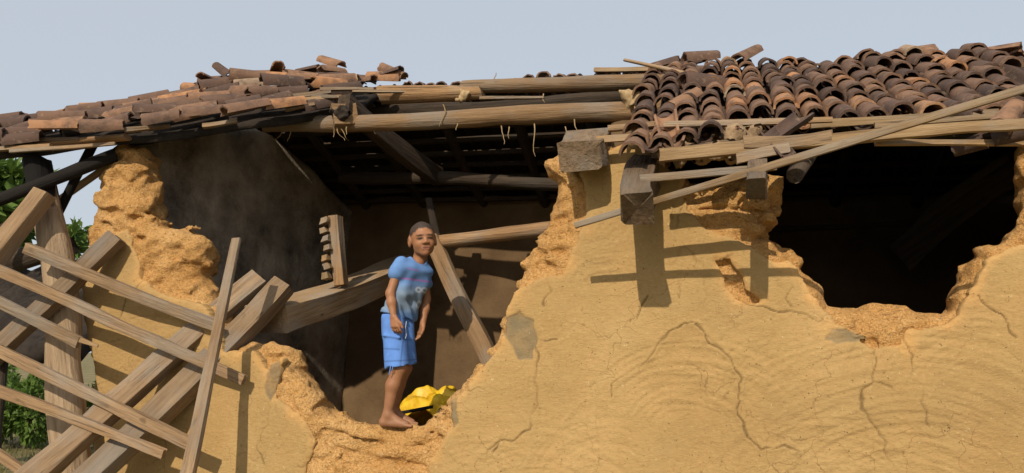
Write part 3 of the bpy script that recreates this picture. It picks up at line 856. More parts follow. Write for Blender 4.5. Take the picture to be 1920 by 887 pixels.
# ------------------------------------------------------------------ slumped roof on the left
fr = [(-90, 284, -0.36), (0, 268, -0.28), (160, 250, -0.14), (330, 230, 0.04), (500, 206, 0.32), (680, 182, 0.80)]
bk = [(-90, 262, 0.15), (0, 252, 0.22), (150, 232, 0.50), (330, 196, 0.85), (480, 158, 1.15), (740, 160, 1.40)]
FR = np.array([P(*q) for q in fr]); BK = np.array([P(*q) for q in bk])
sk = np.array([0, 0.1, 0.3, 0.5, 0.72, 1.0])
def lroof(s, t):
    f = np.array([np.interp(s, sk, FR[:, i]) for i in range(3)]); b_ = np.array([np.interp(s, sk, BK[:, i]) for i in range(3)])
    p = f * (1 - t) + b_ * t
    p[2] += 0.05 * math.sin(math.pi * t)
    return Vector(p)
nS, nT = 40, 14
LV = np.array([[lroof(i / (nS - 1), j / (nT - 1)) for j in range(nT)] for i in range(nS)])
LV[:, :, 2] += 0.015 * gnoise((nS, nT), (3, 1.2), (0.2, 0.2)) - 0.07
v = np.arange(nS * nT).reshape(nS, nT); m = nS * nT
q = np.stack([v[:-1, :-1], v[1:, :-1], v[1:, 1:], v[:-1, 1:]], -1).reshape(-1, 4)
Qs = [q, q[:, ::-1] + m]
for a_, b_ in ((v[:-1, 0], v[1:, 0]), (v[1:, -1], v[:-1, -1]), (v[0, 1:], v[0, :-1]), (v[-1, :-1], v[-1, 1:])):
    Qs.append(np.stack([a_, a_ + m, b_ + m, b_], -1).reshape(-1, 4))
LV = LV.reshape(-1, 3)
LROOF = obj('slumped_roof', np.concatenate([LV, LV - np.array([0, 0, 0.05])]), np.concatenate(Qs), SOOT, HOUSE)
LROOF['label'] = 'sagging end of the roof heaped with broken tiles'
gt = np.random.default_rng(77)
nleft = 0
NT_ = 9
for j in range(NT_):
    t = (j - 0.55) / (NT_ - 1.4)
    s = -0.02 + gt.uniform(0, 0.05)
    while s < 0.98:
        p, q = lroof(s, t), lroof(min(s + 0.08, 1.0) if s < 0.9 else s, t)
        if s >= 0.9: p, q = lroof(s - 0.08, t), lroof(s, t); p, q = q, q + (q - p)
        ax = (p - q).normalized()
        f_, b_ = lroof(s, 0), lroof(s, 1)
        nrm = ax.cross((f_ - b_).normalized())
        if nrm.z < 0: nrm = -nrm
        ax = ax + Vector((gt.uniform(-.25, .25), gt.uniform(-.28, .28), gt.uniform(-.12, .07)))
        if gt.random() < 0.10: s += 0.05
        loc = p + nrm * (0.015 + gt.uniform(-0.01, 0.05) + 0.02 * j / NT_) 
        mm = COVERS if gt.random() < 0.8 else COVD
        tile(mm[int(gt.integers(0, 9))], loc, ax, nrm, LROOF, gt.uniform(-.35, .35), gt.uniform(0.9, 1.15))
        nleft += 1
        s += 0.088 + gt.uniform(-0.012, 0.02)
# heaped broken pieces
def pile(n, px0, px1, ybase, yspan, Y0, Y1, sc0, sc1):
    global nleft
    for i in range(n):
        f = gt.random(); px = px0 + (px1 - px0) * f
        py = np.interp(px, [0, 340, 430, 600, 700, 760], [212, 168, 150, 128, 140, 152]) + ybase + yspan * gt.random()
        p = P(px, py, Y0 + (Y1 - Y0) * f)
        a_ = gt.uniform(0, 6.28)
        tile((COVERS + CHANS)[int(gt.integers(0, 13))], p, (math.cos(a_), math.sin(a_), gt.uniform(-0.22, 0.10)), (gt.uniform(-.4, .4), gt.uniform(-.5, .3), 1 if gt.random() < 0.75 else -1), LROOF,
             gt.uniform(-.4, .4), gt.uniform(sc0, sc1))
        nleft += 1
pile(60, 340, 740, 4, 42, 0.80, 1.22, 0.4, 0.9)
pile(34, 40, 420, 16, 40, 0.25, 0.7, 0.35, 0.75)
loose(405, 124, 0.95, 450, 160, 0.9, LROOF, sc=0.75)
loose(690, 148, 1.2, 765, 150, 1.2, LROOF, up=(0, -0.5, 1), sc=1.15)
loose(715, 128, 1.22, 762, 150, 1.2, LROOF, up=(0, -0.7, 1), sc=0.9)
loose(600, 114, 1.2, 640, 128, 1.15, LROOF, up=(0, -0.4, 1), sc=0.9)
loose(478, 165, 0.62, 446, 192, 0.5, LROOF, up=(0, -1, 0.6), sc=0.85)
loose(345, 165, 0.70, 372, 168, 0.70, LROOF, up=(0, -1, 0.7), sc=0.9)
# laths poking out of the torn edge
for a_, b_, wd in [((-10, 272, -0.32), (150, 262, -0.18), 8), ((-10, 284, -0.34), (95, 276, -0.26), 8), ((20, 280, -0.34), (215, 266, -0.14), 9), ((235, 248, -0.12), (320, 240, 0.0), 8),
                   ((535, 200, 0.36), (590, 196, 0.45), 9), ((585, 186, 0.5), (632, 181, 0.55), 8), ((380, 232, 0.05), (445, 226, 0.15), 9), ((420, 214, 0.14), (505, 190, 0.35), 7), ((545, 180, 0.5), (620, 170, 0.62), 8),
                   ((600, 170, 0.6), (700, 166, 0.8), 6), ((660, 172, 0.72), (760, 170, 0.9), 6), ((900, 186, 0.9), (1020, 182, 0.9), 6), ((500, 196, 0.3), (640, 180, 0.6), 8)]:
    T('batten', a_, b_, wd, 0.7 * wd, 0.03, WOODG, LROOF, rough=1.6)
for a_, b_, wd in [((-40, 288, -0.3), (240, 262, -0.08), 13), ((240, 255, 0.2), (700, 190, 1.1), 26), ((120, 255, 0.0), (420, 210, 0.9), 24)]:
    T('rafter', a_, b_, wd, wd, 0.08, SOOTWOOD if wd > 20 else WOOD, LROOF, 'log')
print('tiles', ncov, nleft)

# ------------------------------------------------------------------ loose timbers
T_ = lambda label, cat, group, name, *a, **k: tag(T(name, *a, **k), label, cat, group)
T_('long thin lath hanging slantwise across the eave battens', 'lath', None, 'wooden_lath', (1078, 421, -0.37), (1935, 160, -0.95), 12, 16, 0.02, LATH, rough=0.5, seed=8)
T_('thin pale stick lying on the ridge above the bare beams', 'stick', None, 'wooden_stick', (1170, 114, 0.9), (1285, 140, 0.9), 7, 9, 0.03, LATH, None, 'log', seed=9)
T_('massive squared beam fallen inside behind the boy', 'beam', None, 'fallen_beam', (500, 602, 0.42), (775, 497, 2.45), 52, 36, 0.34, DUSTLITWOOD, seed=12, rough=0.6)
T_('pale round log propped level from the broken wall to the leaning post', 'log', None, 'wooden_log', (812, 452, 1.0), (1040, 431, 0.35), 25, 30, 0.10, WOOD, None, 'log', seed=13, rough=0.7)
T_('squared post leaning inside the gap right of the boy', 'post', None, 'leaning_post', (806, 450, 0.9), (930, 710, 0.75), 27, 32, 0.08, WOOD, seed=14, rough=0.6)
T_('thin dark upright stick behind the boy\'s head', 'stick', None, 'wooden_stick', (804, 372, 1.3), (822, 480, 1.3), 13, 14, 0.04, SOOTWOOD, None, 'log', seed=15)
T_('thin dark rod lying on the rubble by the boy\'s foot', 'rod', None, 'wooden_rod', (745, 775, 0.42), (812, 764, 0.5), 6, 6, 0.02, CHAR, None, 'log', seed=16)

# notched post standing on the fallen beam
b0, b1 = P(628, 525, 1.0), P(619, 404, 1.0)
NP = empty('notched_post', b0)
tag(NP, 'short carved post with notched edge standing on the fallen beam', 'post')
timber('shaft', b0 + Vector((0.025, 0.03, -0.04)), b1 + Vector((0.035, 0.03, 0)), 0.085, 0.085, 0.09, WOOD, NP, 'box', 51, rough=0.8)
ax_ = (b1 - b0)
for k in range(7):
    c0 = b0 + ax_ * (0.02 + 0.14 * k) + Vector((-0.035, -0.02, 0)); c1 = b0 + ax_ * (0.02 + 0.14 * k + (0.088 if k else 0.1)) + Vector((-0.042, -0.02, 0))
    timber('notch', c0, c1, 0.06, 0.045, 0.06, LATH, NP, 'box', 60 + k, rough=0.8)

# collapsed frame of rafters and battens leaning on the wall at the left
FRM = empty('timber_frame', P(220, 880, -0.3))
tag(FRM, 'collapsed roof frame of rafters and battens leaning against the left wall', 'timber frame')
T('rafter', (212, 438, -0.10), (-40, 690, -0.45), 34, 38, 0.08, WOODG, FRM)
T('rafter', (492, 526, 0.30), (40, 912, -0.62), 38, 44, 0.10, WOODG, FRM, rough=0.9)
T('rafter', (528, 530, 0.34), (150, 912, -0.45), 40, 48, 0.11, WOODG, FRM, rough=0.9)
for a_, b_, w0_, w1_ in [((42, 474, -0.42), (402, 609, -0.05), 20, 20), ((-15, 508, -0.5), (458, 708, -0.10), 20, 22), ((-15, 570, -0.52), (150, 640, -0.38), 20, 20),
                         ((-15, 640, -0.55), (358, 824, -0.30), 20, 22), ((-15, 715, -0.58), (312, 842, -0.36), 21, 20), ((-15, 858, -0.62), (60, 905, -0.6), 20, 20)]:
    T('batten', a_, b_, w0_, w1_, 0.035, WOODG, FRM, rough=1.5)
T('splinter', (118, 628, -0.40), (182, 652, -0.38), 15, 5, 0.02, LATH, FRM, rough=0.6)
T_('single narrow plank standing upright against the leaning frame', 'plank', None, 'wooden_plank', (447, 448, -0.12), (345, 920, -0.50), 16, 28, 0.03, WOODG, seed=22, rough=0.8)

# old post with charred top
pt = tag(timber('house_post', P(76, 300, -0.18), P(128, 900, -0.14), 0.17, 0.235, 0.19, POSTM, None, 'log', 70, rough=1.7), 'thick old post with charred ragged top at the left corner', 'post')
T_('forked pale timber leaning against the charred post', 'timber', None, 'leaning_timber', (88, 362, -0.30), (-30, 515, -0.50), 34, 40, 0.10, WOODG, seed=23)
T_('long blackened pole crossing the charred post', 'pole', None, 'charred_pole', (215, 284, -0.02), (-40, 380, -0.40), 24, 24, 0.08, CHAR, None, 'log', seed=24)
T_('thin black pole slanting between roof edge and post', 'pole', None, 'charred_pole', (176, 262, 0.0), (104, 412, 0.0), 17, 17, 0.06, CHAR, None, 'log', seed=25)
T_('brownish pole behind the black ones beside the wall', 'pole', None, 'wooden_pole', (206, 306, 0.25), (90, 386, 0.2), 13, 16, 0.06, WOODG, None, 'log', seed=26)
T_('dark brown log at the left edge below the crossing pole', 'log', None, 'wooden_log', (70, 390, 0.2), (-40, 455, 0.0), 18, 20, 0.07, WOODG, None, 'log', seed=27)
T_('short dark log behind the post at mid height', 'log', None, 'wooden_log', (140, 470, 0.3), (-40, 520, 0.4), 34, 40, 0.14, SOOTWOOD, None, 'log', seed=28)

# ------------------------------------------------------------------ clods and fibres on the beams
def clod(name, c, r, mat, parent, seed, stretch=(1, 1, 1)):
    g_ = np.random.default_rng(seed); nn = 22; hh = 2.6 * r / nn
    ax = (np.arange(nn) - nn / 2) * hh
    G = np.meshgrid(ax, ax, ax, indexing='ij')
    F = np.sqrt((G[0] / stretch[0]) ** 2 + (G[1] / stretch[1]) ** 2 + (G[2] / stretch[2]) ** 2) - r * 0.85 + r * 0.45 * gnoise((nn,) * 3, (1, 1, 1), (0.22,) * 3, g_) + r * 0.2 * gnoise((nn,) * 3, (1, 1, 1), (0.1,) * 3, g_)
    V, Q = snets(F, (ax[0],) * 3, hh)
    return obj(name, V, Q, mat, parent, matrix=Matrix.Translation(c))
clod('mud_clod', P(1187, 186, 0.56), 0.078, STRAW, HOUSE, 1, (1.0, 0.9, 0.9))
clod('mud_clod', P(640, 214, 0.50), 0.06, SOOT, HOUSE, 2)
clod('mud_clod', P(868, 180, 0.9), 0.05, STRAW, HOUSE, 3)
gf_ = np.random.default_rng(9)
for (px, py, Y, ln) in [(632, 240, 0.5, 0.12), (640, 242, 0.5, 0.10), (626, 240, 0.52, 0.07), (650, 238, 0.5, 0.06), (831, 196, 0.52, 0.16), (858, 232, 0.52, 0.05), (1002, 232, 0.6, 0.22), (940, 236, 0.6, 0.13), (955, 238, 0.6, 0.08),
                        (1077, 224, 0.55, 0.12), (530, 246, 0.6, 0.1), (545, 246, 0.6, 0.08), (1060, 238, 0.55, 0.07), (1190, 200, 0.5, 0.06), (700, 240, 0.6, 0.05), (1019, 176, 0.9, 0.08), (925, 150, 1.0, -0.06)]:
    p = P(px, py, Y); pts = [p.copy()]
    d = Vector((gf_.uniform(-.4, .4), 0, -1 if ln > 0 else 1))
    for k in range(6):
        d = (d + Vector((gf_.uniform(-.5, .5), gf_.uniform(-.3, .3), 0))).normalized()
        pts.append(pts[-1] + d * abs(ln) / 6)
    V, F_ = [], []
    for k, c in enumerate(pts):
        r_ = 0.005 * (1 - 0.6 * k / 6)
        for j in range(4): V.append((c.x + r_ * math.cos(j * 1.57), c.y + r_ * math.sin(j * 1.57), c.z + 0.3 * r_ * (j - 1.5)))
    for k in range(6):
        for j in range(4): F_.append((k * 4 + j, k * 4 + (j + 1) % 4, k * 4 + 4 + (j + 1) % 4, k * 4 + 4 + j))
    obj('straw_fibre', V, F_, STRAW, HOUSE)

# crumbs of mud lying on the broken rims and clay rubble caught at the eave
gq = np.random.default_rng(44)
CR = []
for k in range(6):
    nn = 9; ax = np.linspace(-1.5, 1.5, nn); G = np.meshgrid(ax, ax, ax, indexing='ij')
    F = np.abs(G[0]) * gq.uniform(.7, 1.1) + np.abs(G[1]) * gq.uniform(.5, 1) + np.abs(G[2]) * gq.uniform(.7, 1.2) - 1.15 + 0.55 * gnoise((nn,) * 3, (3, 3, 3), (1, 1, 1), gq)
    V, Q = snets(F, (-1.5,) * 3, ax[1] - ax[0])
    me = mesh_np('mud_crumb', V, Q); me.materials.append(RUBBLE); CR.append(me)
def crumb(p, r):
    o = bpy.data.objects.new('mud_crumb', CR[int(gq.integers(0, 6))])
    o.matrix_basis = Matrix.Translation(p) @ Matrix.Rotation(gq.uniform(0, 6.3), 4, Vector(gq.normal(0, 1, 3))) @ Matrix.Diagonal((r, r, r, 1))
    put(o, FRONT)
for k in range(34):
    px = gq.uniform(1225, 1420)
    crumb(P(px, gq.uniform(262, 312) - 0.10 * (px - 1225), gq.uniform(-0.30, -0.02)), gq.uniform(0.015, 0.045))

# ------------------------------------------------------------------ yellow plastic sheet
g_ = np.random.default_rng(31)
nU = 80
U_, V_ = np.meshgrid(np.linspace(-1, 1, nU), np.linspace(-1, 1, nU), indexing='ij')
H_ = 0.17 * np.clip(1 - U_ ** 2 * 0.9 - V_ ** 2 * 0.7, 0, 1) + 0.10 * np.abs(gnoise((nU, nU), (2, 2), (0.47, 0.41), g_)) + 0.05 * np.abs(gnoise((nU, nU), (2, 2), (0.21, 0.25), g_)) + 0.012 * np.abs(gnoise((nU, nU), (2, 2), (0.08, 0.08), g_))
tb = P(815, 760, 0.95)
tx, ty = tb.x + 0.30 * U_ + 0.03 * gnoise((nU, nU), (2, 2), (0.3, 0.3), g_), tb.y + 0.26 * V_ + 0.03 * gnoise((nU, nU), (2, 2), (0.3, 0.3), g_)
v = np.arange(nU * nU).reshape(nU, nU)
qd = np.stack([v[:-1, :-1], v[1:, :-1], v[1:, 1:], v[:-1, 1:]], -1).reshape(-1, 4)
t = NT('yellow_plastic'); t.b.inputs['Specular IOR Level'].default_value = 0.5
YEL = t.out(t.ramp(t.noise(t.coord(), 9, 5), [(0.35, (0.42, 0.23, 0.008)), (0.5, (0.62, 0.38, 0.012)), (0.65, (0.74, 0.50, 0.03))]), None, 0.5)
tp = obj('plastic_sheet', np.stack([tx, ty, tb.z - 0.13 + H_ + 0.05 * U_], -1).reshape(-1, 3), qd, YEL, None, True, 35)
tag(tp, 'crumpled yellow plastic sheet on the rubble behind the wall', 'plastic sheet')
slabm = clod('rubble_heap', Vector((tb.x, tb.y + 0.05, tb.z - 0.55)), 0.62, BACKWALL, None, 8, (1.2, 0.9, 0.9))
tag(slabm, 'low heap of earth inside the gap under the yellow sheet', 'rubble')

# ------------------------------------------------------------------ the boy
PB = P(740, 799, 0.11)
PM = Matrix.Translation(PB) @ Matrix.Rotation(YAW, 4, 'Z')
KP = depth(PB) / FPX
def J(px, py, y=0.0): return np.array([(px - 740) * KP, y, (798 - py) * KP])

gb = np.random.default_rng(2024)
def bn(shape, size, cell): return gnoise(shape, size, cell, gb)
class Field:
    def __init__(s, lo, hi, h):
        s.lo, s.h = np.array(lo, float), h
        s.n = np.ceil((np.array(hi) - s.lo) / h).astype(int) + 1
        s.ax = [s.lo[i] + np.arange(s.n[i]) * h for i in range(3)]
        s.F = np.full(s.n, 1.0, np.float32)
    def box(s, lo, hi, pad=0.07):
        sl = []
        for i in range(3):
            a_ = int(np.clip((lo[i] - pad - s.lo[i]) / s.h, 0, s.n[i])); b_ = int(np.clip((hi[i] + pad - s.lo[i]) / s.h + 1, 0, s.n[i]))
            sl.append(slice(a_, b_))
        g = np.meshgrid(*[s.ax[i][sl[i]] for i in range(3)], indexing='ij')
        return tuple(sl), g
    def put(s, sl, d, k, sub=False):
        A = s.F[sl]
        if sub:
            hh = np.clip(0.5 - 0.5 * (A + d) / k, 0, 1); s.F[sl] = A * (1 - hh) + (-d) * hh + k * hh * (1 - hh)
        else:
            hh = np.clip(0.5 + 0.5 * (A - d) / k, 0, 1); s.F[sl] = A * (1 - hh) + d * hh - k * hh * (1 - hh)
    def cap(s, a, b, r0, r1, k=0.02, sub=False):
        a, b = np.asarray(a, float), np.asarray(b, float); r = max(r0, r1)
        sl, g = s.box(np.minimum(a, b) - r, np.maximum(a, b) + r)
        e = b - a
        t = np.clip(((g[0] - a[0]) * e[0] + (g[1] - a[1]) * e[1] + (g[2] - a[2]) * e[2]) / (e @ e + 1e-12), 0, 1)
        d = np.sqrt((g[0] - a[0] - t * e[0]) ** 2 + (g[1] - a[1] - t * e[1]) ** 2 + (g[2] - a[2] - t * e[2]) ** 2) - (r0 + (r1 - r0) * t)
        s.put(sl, d, k, sub)
    def ell(s, c, rad, ax=None, k=0.02, sub=False):
        c = np.asarray(c, float); rm = max(rad)
        sl, g = s.box(c - rm, c + rm)
        ax = np.eye(3) if ax is None else ax
        v = [g[i] - c[i] for i in range(3)]
        u = [sum(ax[j][i] * v[i] for i in range(3)) / rad[j] for j in range(3)]
        q = np.sqrt(u[0] ** 2 + u[1] ** 2 + u[2] ** 2)
        d = (q - 1) * min(rad) * 0.6 + (q - 1) * (sum(rad) / 3) * 0.4
        s.put(sl, d, k, sub)
    def mesh(s): return snets(s.F, s.lo, s.h)

# head frame: face turned a little to the right of the camera, chin slightly down
ya = R(17)
hf = np.array([math.sin(ya), -math.cos(ya), -0.03]); hf /= np.linalg.norm(hf)
hr = np.array([math.cos(ya), math.sin(ya), 0.10]); hr -= hf * (hr @ hf); hr /= np.linalg.norm(hr)
hu = np.cross(hr, -hf) * -1.0
if hu[2] < 0: hu = -hu
HC = J(787, 446, -0.02)
HS = 0.98
def H(a, b, c): return HC + HS * (hr * a + hf * b + hu * c)
HAX = np.array([hr, hf, hu])
def hl(V):
    d = (V - HC) / HS
    return d @ hr, d @ hf, d @ hu

B = Field((-0.18, -0.26, -0.02), (0.33, 0.26, 1.30), 0.0042)
e3 = lambda *r: tuple(HS * x for x in r)
B.ell(H(0, -0.012, 0.030), e3(0.076, 0.092, 0.081), HAX)
B.ell(H(0, 0.022, -0.028), e3(0.054, 0.064, 0.072), HAX, 0.03)
B.ell(H(0, 0.056, -0.084), e3(0.020, 0.020, 0.017), HAX, 0.03)
for s_ in (-1, 1):
    B.ell(H(0.035 * s_, 0.050, -0.030), e3(0.022, 0.025, 0.022), HAX, 0.025)
    B.ell(H(0.042 * s_, 0.010, -0.052), e3(0.014, 0.026, 0.026), HAX, 0.03)
B.cap(H(-0.038, 0.074, 0.022), H(0.038, 0.074, 0.022), 0.012, 0.012, 0.016)
for s_ in (-1, 1):
    B.ell(H(0.031 * s_, 0.096, 0.004), e3(0.019, 0.017, 0.011), HAX, 0.010, True)
    B.ell(H(0.030 * s_, 0.070, 0.003), e3(0.017, 0.0145, 0.012), HAX, 0.003)
    B.cap(H(0.047 * s_, 0.066, 0.008), H(0.014 * s_, 0.082, 0.009), 0.006, 0.006, 0.006)
    B.cap(H(0.045 * s_, 0.066, -0.006), H(0.016 * s_, 0.080, -0.006), 0.005, 0.005, 0.006)
B.cap(H(0, 0.078, 0.010), H(0, 0.096, -0.020), 0.007, 0.010, 0.012)
for s_ in (-1, 1): B.ell(H(0.012 * s_, 0.090, -0.026), e3(0.010, 0.011, 0.008), HAX, 0.008)
B.cap(H(-0.016, 0.077, -0.052), H(0.016, 0.077, -0.052), 0.007, 0.007, 0.008)
B.cap(H(-0.017, 0.077, -0.062), H(0.017, 0.077, -0.062), 0.0075, 0.0075, 0.007)
B.cap(H(-0.022, 0.088, -0.0565), H(0.022, 0.088, -0.0565), 0.0025, 0.0025, 0.005, True)
for s_ in (-1, 1):
    B.ell(H(0.080 * s_, -0.012, -0.008), e3(0.012, 0.021, 0.034), HAX, 0.012)
    B.ell(H(0.092 * s_, -0.006, -0.004), e3(0.008, 0.012, 0.02), HAX, 0.006, True)
B.cap(J(783, 470, 0.01), J(776, 496, 0.01), 0.040, 0.040, 0.02)
# trunk under the clothes
B.cap(J(766, 508, -0.035), J(736, 600, -0.04), 0.034, 0.038, 0.02)
B.cap(J(784, 510, 0.035), J(748, 602, 0.035), 0.034, 0.038, 0.02)
# arms
RS_, RE, RW = J(749, 492, -0.095), J(732, 552, -0.125), J(741, 596, -0.150)
B.cap(RS_, RE, 0.030, 0.0255, 0.02); B.cap(RE, RE * 0.6 + RW * 0.4, 0.0255, 0.0265, 0.015); B.cap(RE * 0.6 + RW * 0.4, RW, 0.0265, 0.0175, 0.015)
LS_, LE, LW = J(787, 503, 0.095), J(791, 557, 0.12), J(786, 608, 0.075)
B.cap(LS_, LE, 0.030, 0.0255, 0.02); B.cap(LE, LE * 0.6 + LW * 0.4, 0.0255, 0.0265, 0.015); B.cap(LE * 0.6 + LW * 0.4, LW, 0.0265, 0.0175, 0.015)
def hand(Wp, d, side, pl, curl):
    """d along the hand, side across the knuckles towards the thumb, pl = palm normal (towards which the fingers curl)"""
    d, side, pl = [np.array(x, float) / np.linalg.norm(x) for x in (d, side, pl)]
    for q in (-0.018, -0.006, 0.006, 0.018):
        B.cap(Wp + d * 0.004 + side * q * 0.7, Wp + d * 0.055 + side * q, 0.0125, 0.0105, 0.008)
    for q, ln in ((0.025, 0.048), (0.009, 0.054), (-0.007, 0.051), (-0.022, 0.041)):
        k0 = Wp + d * 0.058 + side * q
        d1 = d * math.cos(curl) + pl * math.sin(curl); d2 = d * math.cos(2.2 * curl) + pl * math.sin(2.2 * curl)
        k1 = k0 + d1 * ln * 0.5; k2 = k1 + d2 * ln * 0.5
        B.cap(k0, k1, 0.0068, 0.0064, 0.002); B.cap(k1, k2, 0.0064, 0.0056, 0.002)
    t0 = Wp + d * 0.018 + side * 0.020; t1 = t0 + d * 0.022 + side * 0.018 + pl * 0.006; t2 = t1 + d * 0.024 + side * 0.004 + pl * 0.006
    B.cap(t0, t1, 0.011, 0.009, 0.006); B.cap(t1, t2, 0.009, 0.007, 0.004)
hand(RW, J(746, 626, 0) - J(741, 597, 0) + np.array([0, -0.01, 0]), (0.85, -0.4, 0.0), (0.35, 0.8, 0), 0.45)
hand(LW, J(778, 655, 0) - J(789, 611, 0), (0.55, -0.75, 0.1), (-0.75, -0.3, 0), 0.40)
# legs and feet
for hip, kn, cf, an_, dy in ((J(739, 615, -0.06), J(750, 690, -0.065), J(738, 722, -0.06), J(729, 776, -0.055), -0.055), (J(744, 615, 0.055), J(753, 690, 0.06), J(741, 722, 0.07), J(734, 774, 0.08), 0.08)):
    B.cap(hip, kn, 0.046, 0.043, 0.01); B.cap(kn, cf, 0.043, 0.041, 0.02); B.cap(cf, an_, 0.041, 0.026, 0.02)
    hx, hz0 = an_[0], 0.0
    heel = np.array([hx - 0.022, dy, 0.024]); ball = np.array([hx + 0.112, dy - 0.024, 0.017])
    B.cap(an_, heel + np.array([0, 0, 0.008]), 0.027, 0.024, 0.02)
    B.cap(heel, ball, 0.022, 0.019, 0.02)
    B.cap(heel + np.array([0.03, 0.012, 0.02]), ball + np.array([-0.01, 0.035, 0]), 0.022, 0.016, 0.02)
    B.cap(an_ + np.array([0.015, 0, -0.005]), ball + np.array([-0.02, 0.01, 0.005]), 0.024, 0.018, 0.02)
    for q in range(5):
        t0 = ball + np.array([-0.005, -0.014 + q * 0.0145, -0.003]); ln = (0.036, 0.034, 0.030, 0.025, 0.020)[q]
        B.cap(t0, t0 + np.array([ln, -0.005 + 0.002 * q, -0.004]), 0.0105 if q == 0 else 0.0082, 0.0095 if q == 0 else 0.0072, 0.004)
V, Q = B.mesh()
a_, b_, c_ = hl(V)
col = np.tile(np.array([0.30, 0.140, 0.068]), (len(V), 1))
low = np.clip((0.35 - V[:, 2]) / 0.35, 0, 1)[:, None]
col = col * (1 - 0.30 * low) + np.array([0.15, 0.085, 0.055]) * 0.30 * low                    # dusty darker shins and feet
head = (V[:, 2] > J(0, 482)[2])
def spot(c, r, colr, f=1.0):
    d = np.sqrt(((a_ - c[0]) / r[0]) ** 2 + ((b_ - c[1]) / r[1]) ** 2 + ((c_ - c[2]) / r[2]) ** 2)
    w_ = (np.clip(1.6 - 0.9 * d, 0, 1) * f * head)[:, None]
    return w_, np.array(colr)
for c, r, cc, f in [((0.031, 0.083, 0.002), (0.0150, 0.02, 0.0062), (0.02, 0.012, 0.010), 1.0), ((-0.031, 0.083, 0.002), (0.0150, 0.02, 0.0062), (0.02, 0.012, 0.010), 1.0),  # eye spots widened and darkened: shade of the sockets put into the colour
                    ((0.030, 0.085, 0.021), (0.019, 0.025, 0.0052), (0.03, 0.017, 0.011), 0.85), ((-0.030, 0.085, 0.021), (0.019, 0.025, 0.0052), (0.03, 0.017, 0.011), 0.85),
                    ((0, 0.085, -0.051), (0.017, 0.02, 0.0045), (0.19, 0.065, 0.048), 0.8), ((0, 0.085, -0.062), (0.015, 0.02, 0.005), (0.24, 0.085, 0.065), 0.8),
                    ((0, 0.085, -0.0565), (0.018, 0.02, 0.0026), (0.06, 0.022, 0.018), 1.0)]:
    w_, cc = spot(c, r, cc, f); col = col * (1 - w_) + cc * w_
hairline = 0.004 * np.sin(a_ * 150) + 0.003 * np.sin(a_ * 410 + 1) + np.interp(b_, [-0.12, -0.05, -0.02, 0.015, 0.046, 0.076, 0.12], [-0.062, -0.050, -0.004, 0.014, 0.040, 0.068, 0.076])
w_ = (np.clip((c_ - hairline) / 0.010, 0, 1) * (np.abs(a_) < 0.0765))[:, None] * head[:, None]
col = col * (1 - w_) + np.array([0.050, 0.034, 0.026]) * w_
PER = obj('person', V, Q, SKIN, None, matrix=PM)
vcol(PER, col)
tag(PER, 'barefoot boy in blue T-shirt and blue shorts standing on the broken wall', 'person')

# hair: close cropped cap
Hr = Field(HC - 0.13, HC + 0.14, 0.0045)
Hr.ell(H(0, -0.014, 0.032), e3(0.0750, 0.0930, 0.0810), HAX)
g = np.meshgrid(*Hr.ax, indexing='ij')
pts = np.stack([x.ravel() for x in g], 1); a2, b2, c2 = hl(pts)
cut = np.where(b2 > 0.0, 0.062 - 0.10 * np.abs(a2) - 0.25 * np.clip(b2, 0, 1) * 0.0 - 0.45 * np.clip(np.abs(a2) - 0.05, 0, 1) * 3, np.where(b2 > -0.03, 0.0 + 0.5 * (b2 + 0.03) - 0.0, -0.045 + 0.0 * b2))
cut = 0.012 + np.interp(b2, [-0.12, -0.05, -0.02, 0.015, 0.045, 0.065, 0.12], [-0.055, -0.045, 0.005, 0.022, 0.046, 0.076, 0.084])
Hr.F = np.maximum(Hr.F, ((cut - c2) * 0.8).reshape(Hr.F.shape).astype(np.float32))
Hr.F += 0.0016 * bn(Hr.F.shape, Hr.n * Hr.h, (0.012,) * 3)
V, Q = Hr.mesh()
hair_o = obj('hair', V, Q, CLOTH, PER, matrix=PM)
vcol(hair_o, np.tile(np.array([0.055, 0.040, 0.032]), (len(V), 1)))

# T-shirt
Sh = Field((-0.17, -0.24, 0.52), (0.30, 0.24, 1.10), 0.0048)
ra0, ra1 = J(762, 502, -0.048), J(731, 596, -0.052)
la0, la1 = J(785, 507, 0.036), J(751, 598, 0.044)
Sh.cap(ra0, ra1, 0.060, 0.068, 0.04); Sh.cap(la0, la1, 0.063, 0.066, 0.05)
Sh.cap(J(772, 507, 0), J(741, 597, 0), 0.064, 0.070, 0.03)
Sh.cap(J(768, 494, 0), J(780, 497, 0.02), 0.056, 0.054, 0.03)
Sh.cap(RS_ + np.array([0.004, 0.0, 0.0]), RS_ * 0.60 + RE * 0.40, 0.040, 0.045, 0.03)
Sh.cap(LS_ + np.array([-0.004, 0.0, 0.0]), LS_ * 0.60 + LE * 0.40, 0.039, 0.044, 0.03)
g = np.meshgrid(*Sh.ax, indexing='ij')
wr = 0.008 * bn(Sh.F.shape, Sh.n * Sh.h, (0.07, 0.07, 0.035)) + 0.006 * bn(Sh.F.shape, Sh.n * Sh.h, (0.05, 0.05, 0.03))
fold = 0.006 * np.sin((g[2] * 0.8 + g[0] * 0.9) * 75 + 3 * g[1] * 20) * np.clip((J(0, 545)[2] - g[2]) / 0.08, 0, 1)
Sh.F = (Sh.F + wr + fold).astype(np.float32)
hem = J(0, 594)[2] - 0.24 * (g[0] - J(740, 0)[0]) + 0.008 * np.sin(g[0] * 40 + g[1] * 30)
Sh.F = np.maximum(Sh.F, hem - g[2])
Sh.cap(J(784, 462, -0.005), J(778, 488, -0.012), 0.050, 0.046, 0.008, True)
V, Q = Sh.mesh()
blue = np.array([0.115, 0.235, 0.50]); grey = np.array([0.175, 0.245, 0.34])
zz = V[:, 2]; xx = V[:, 0]; yy = V[:, 1]
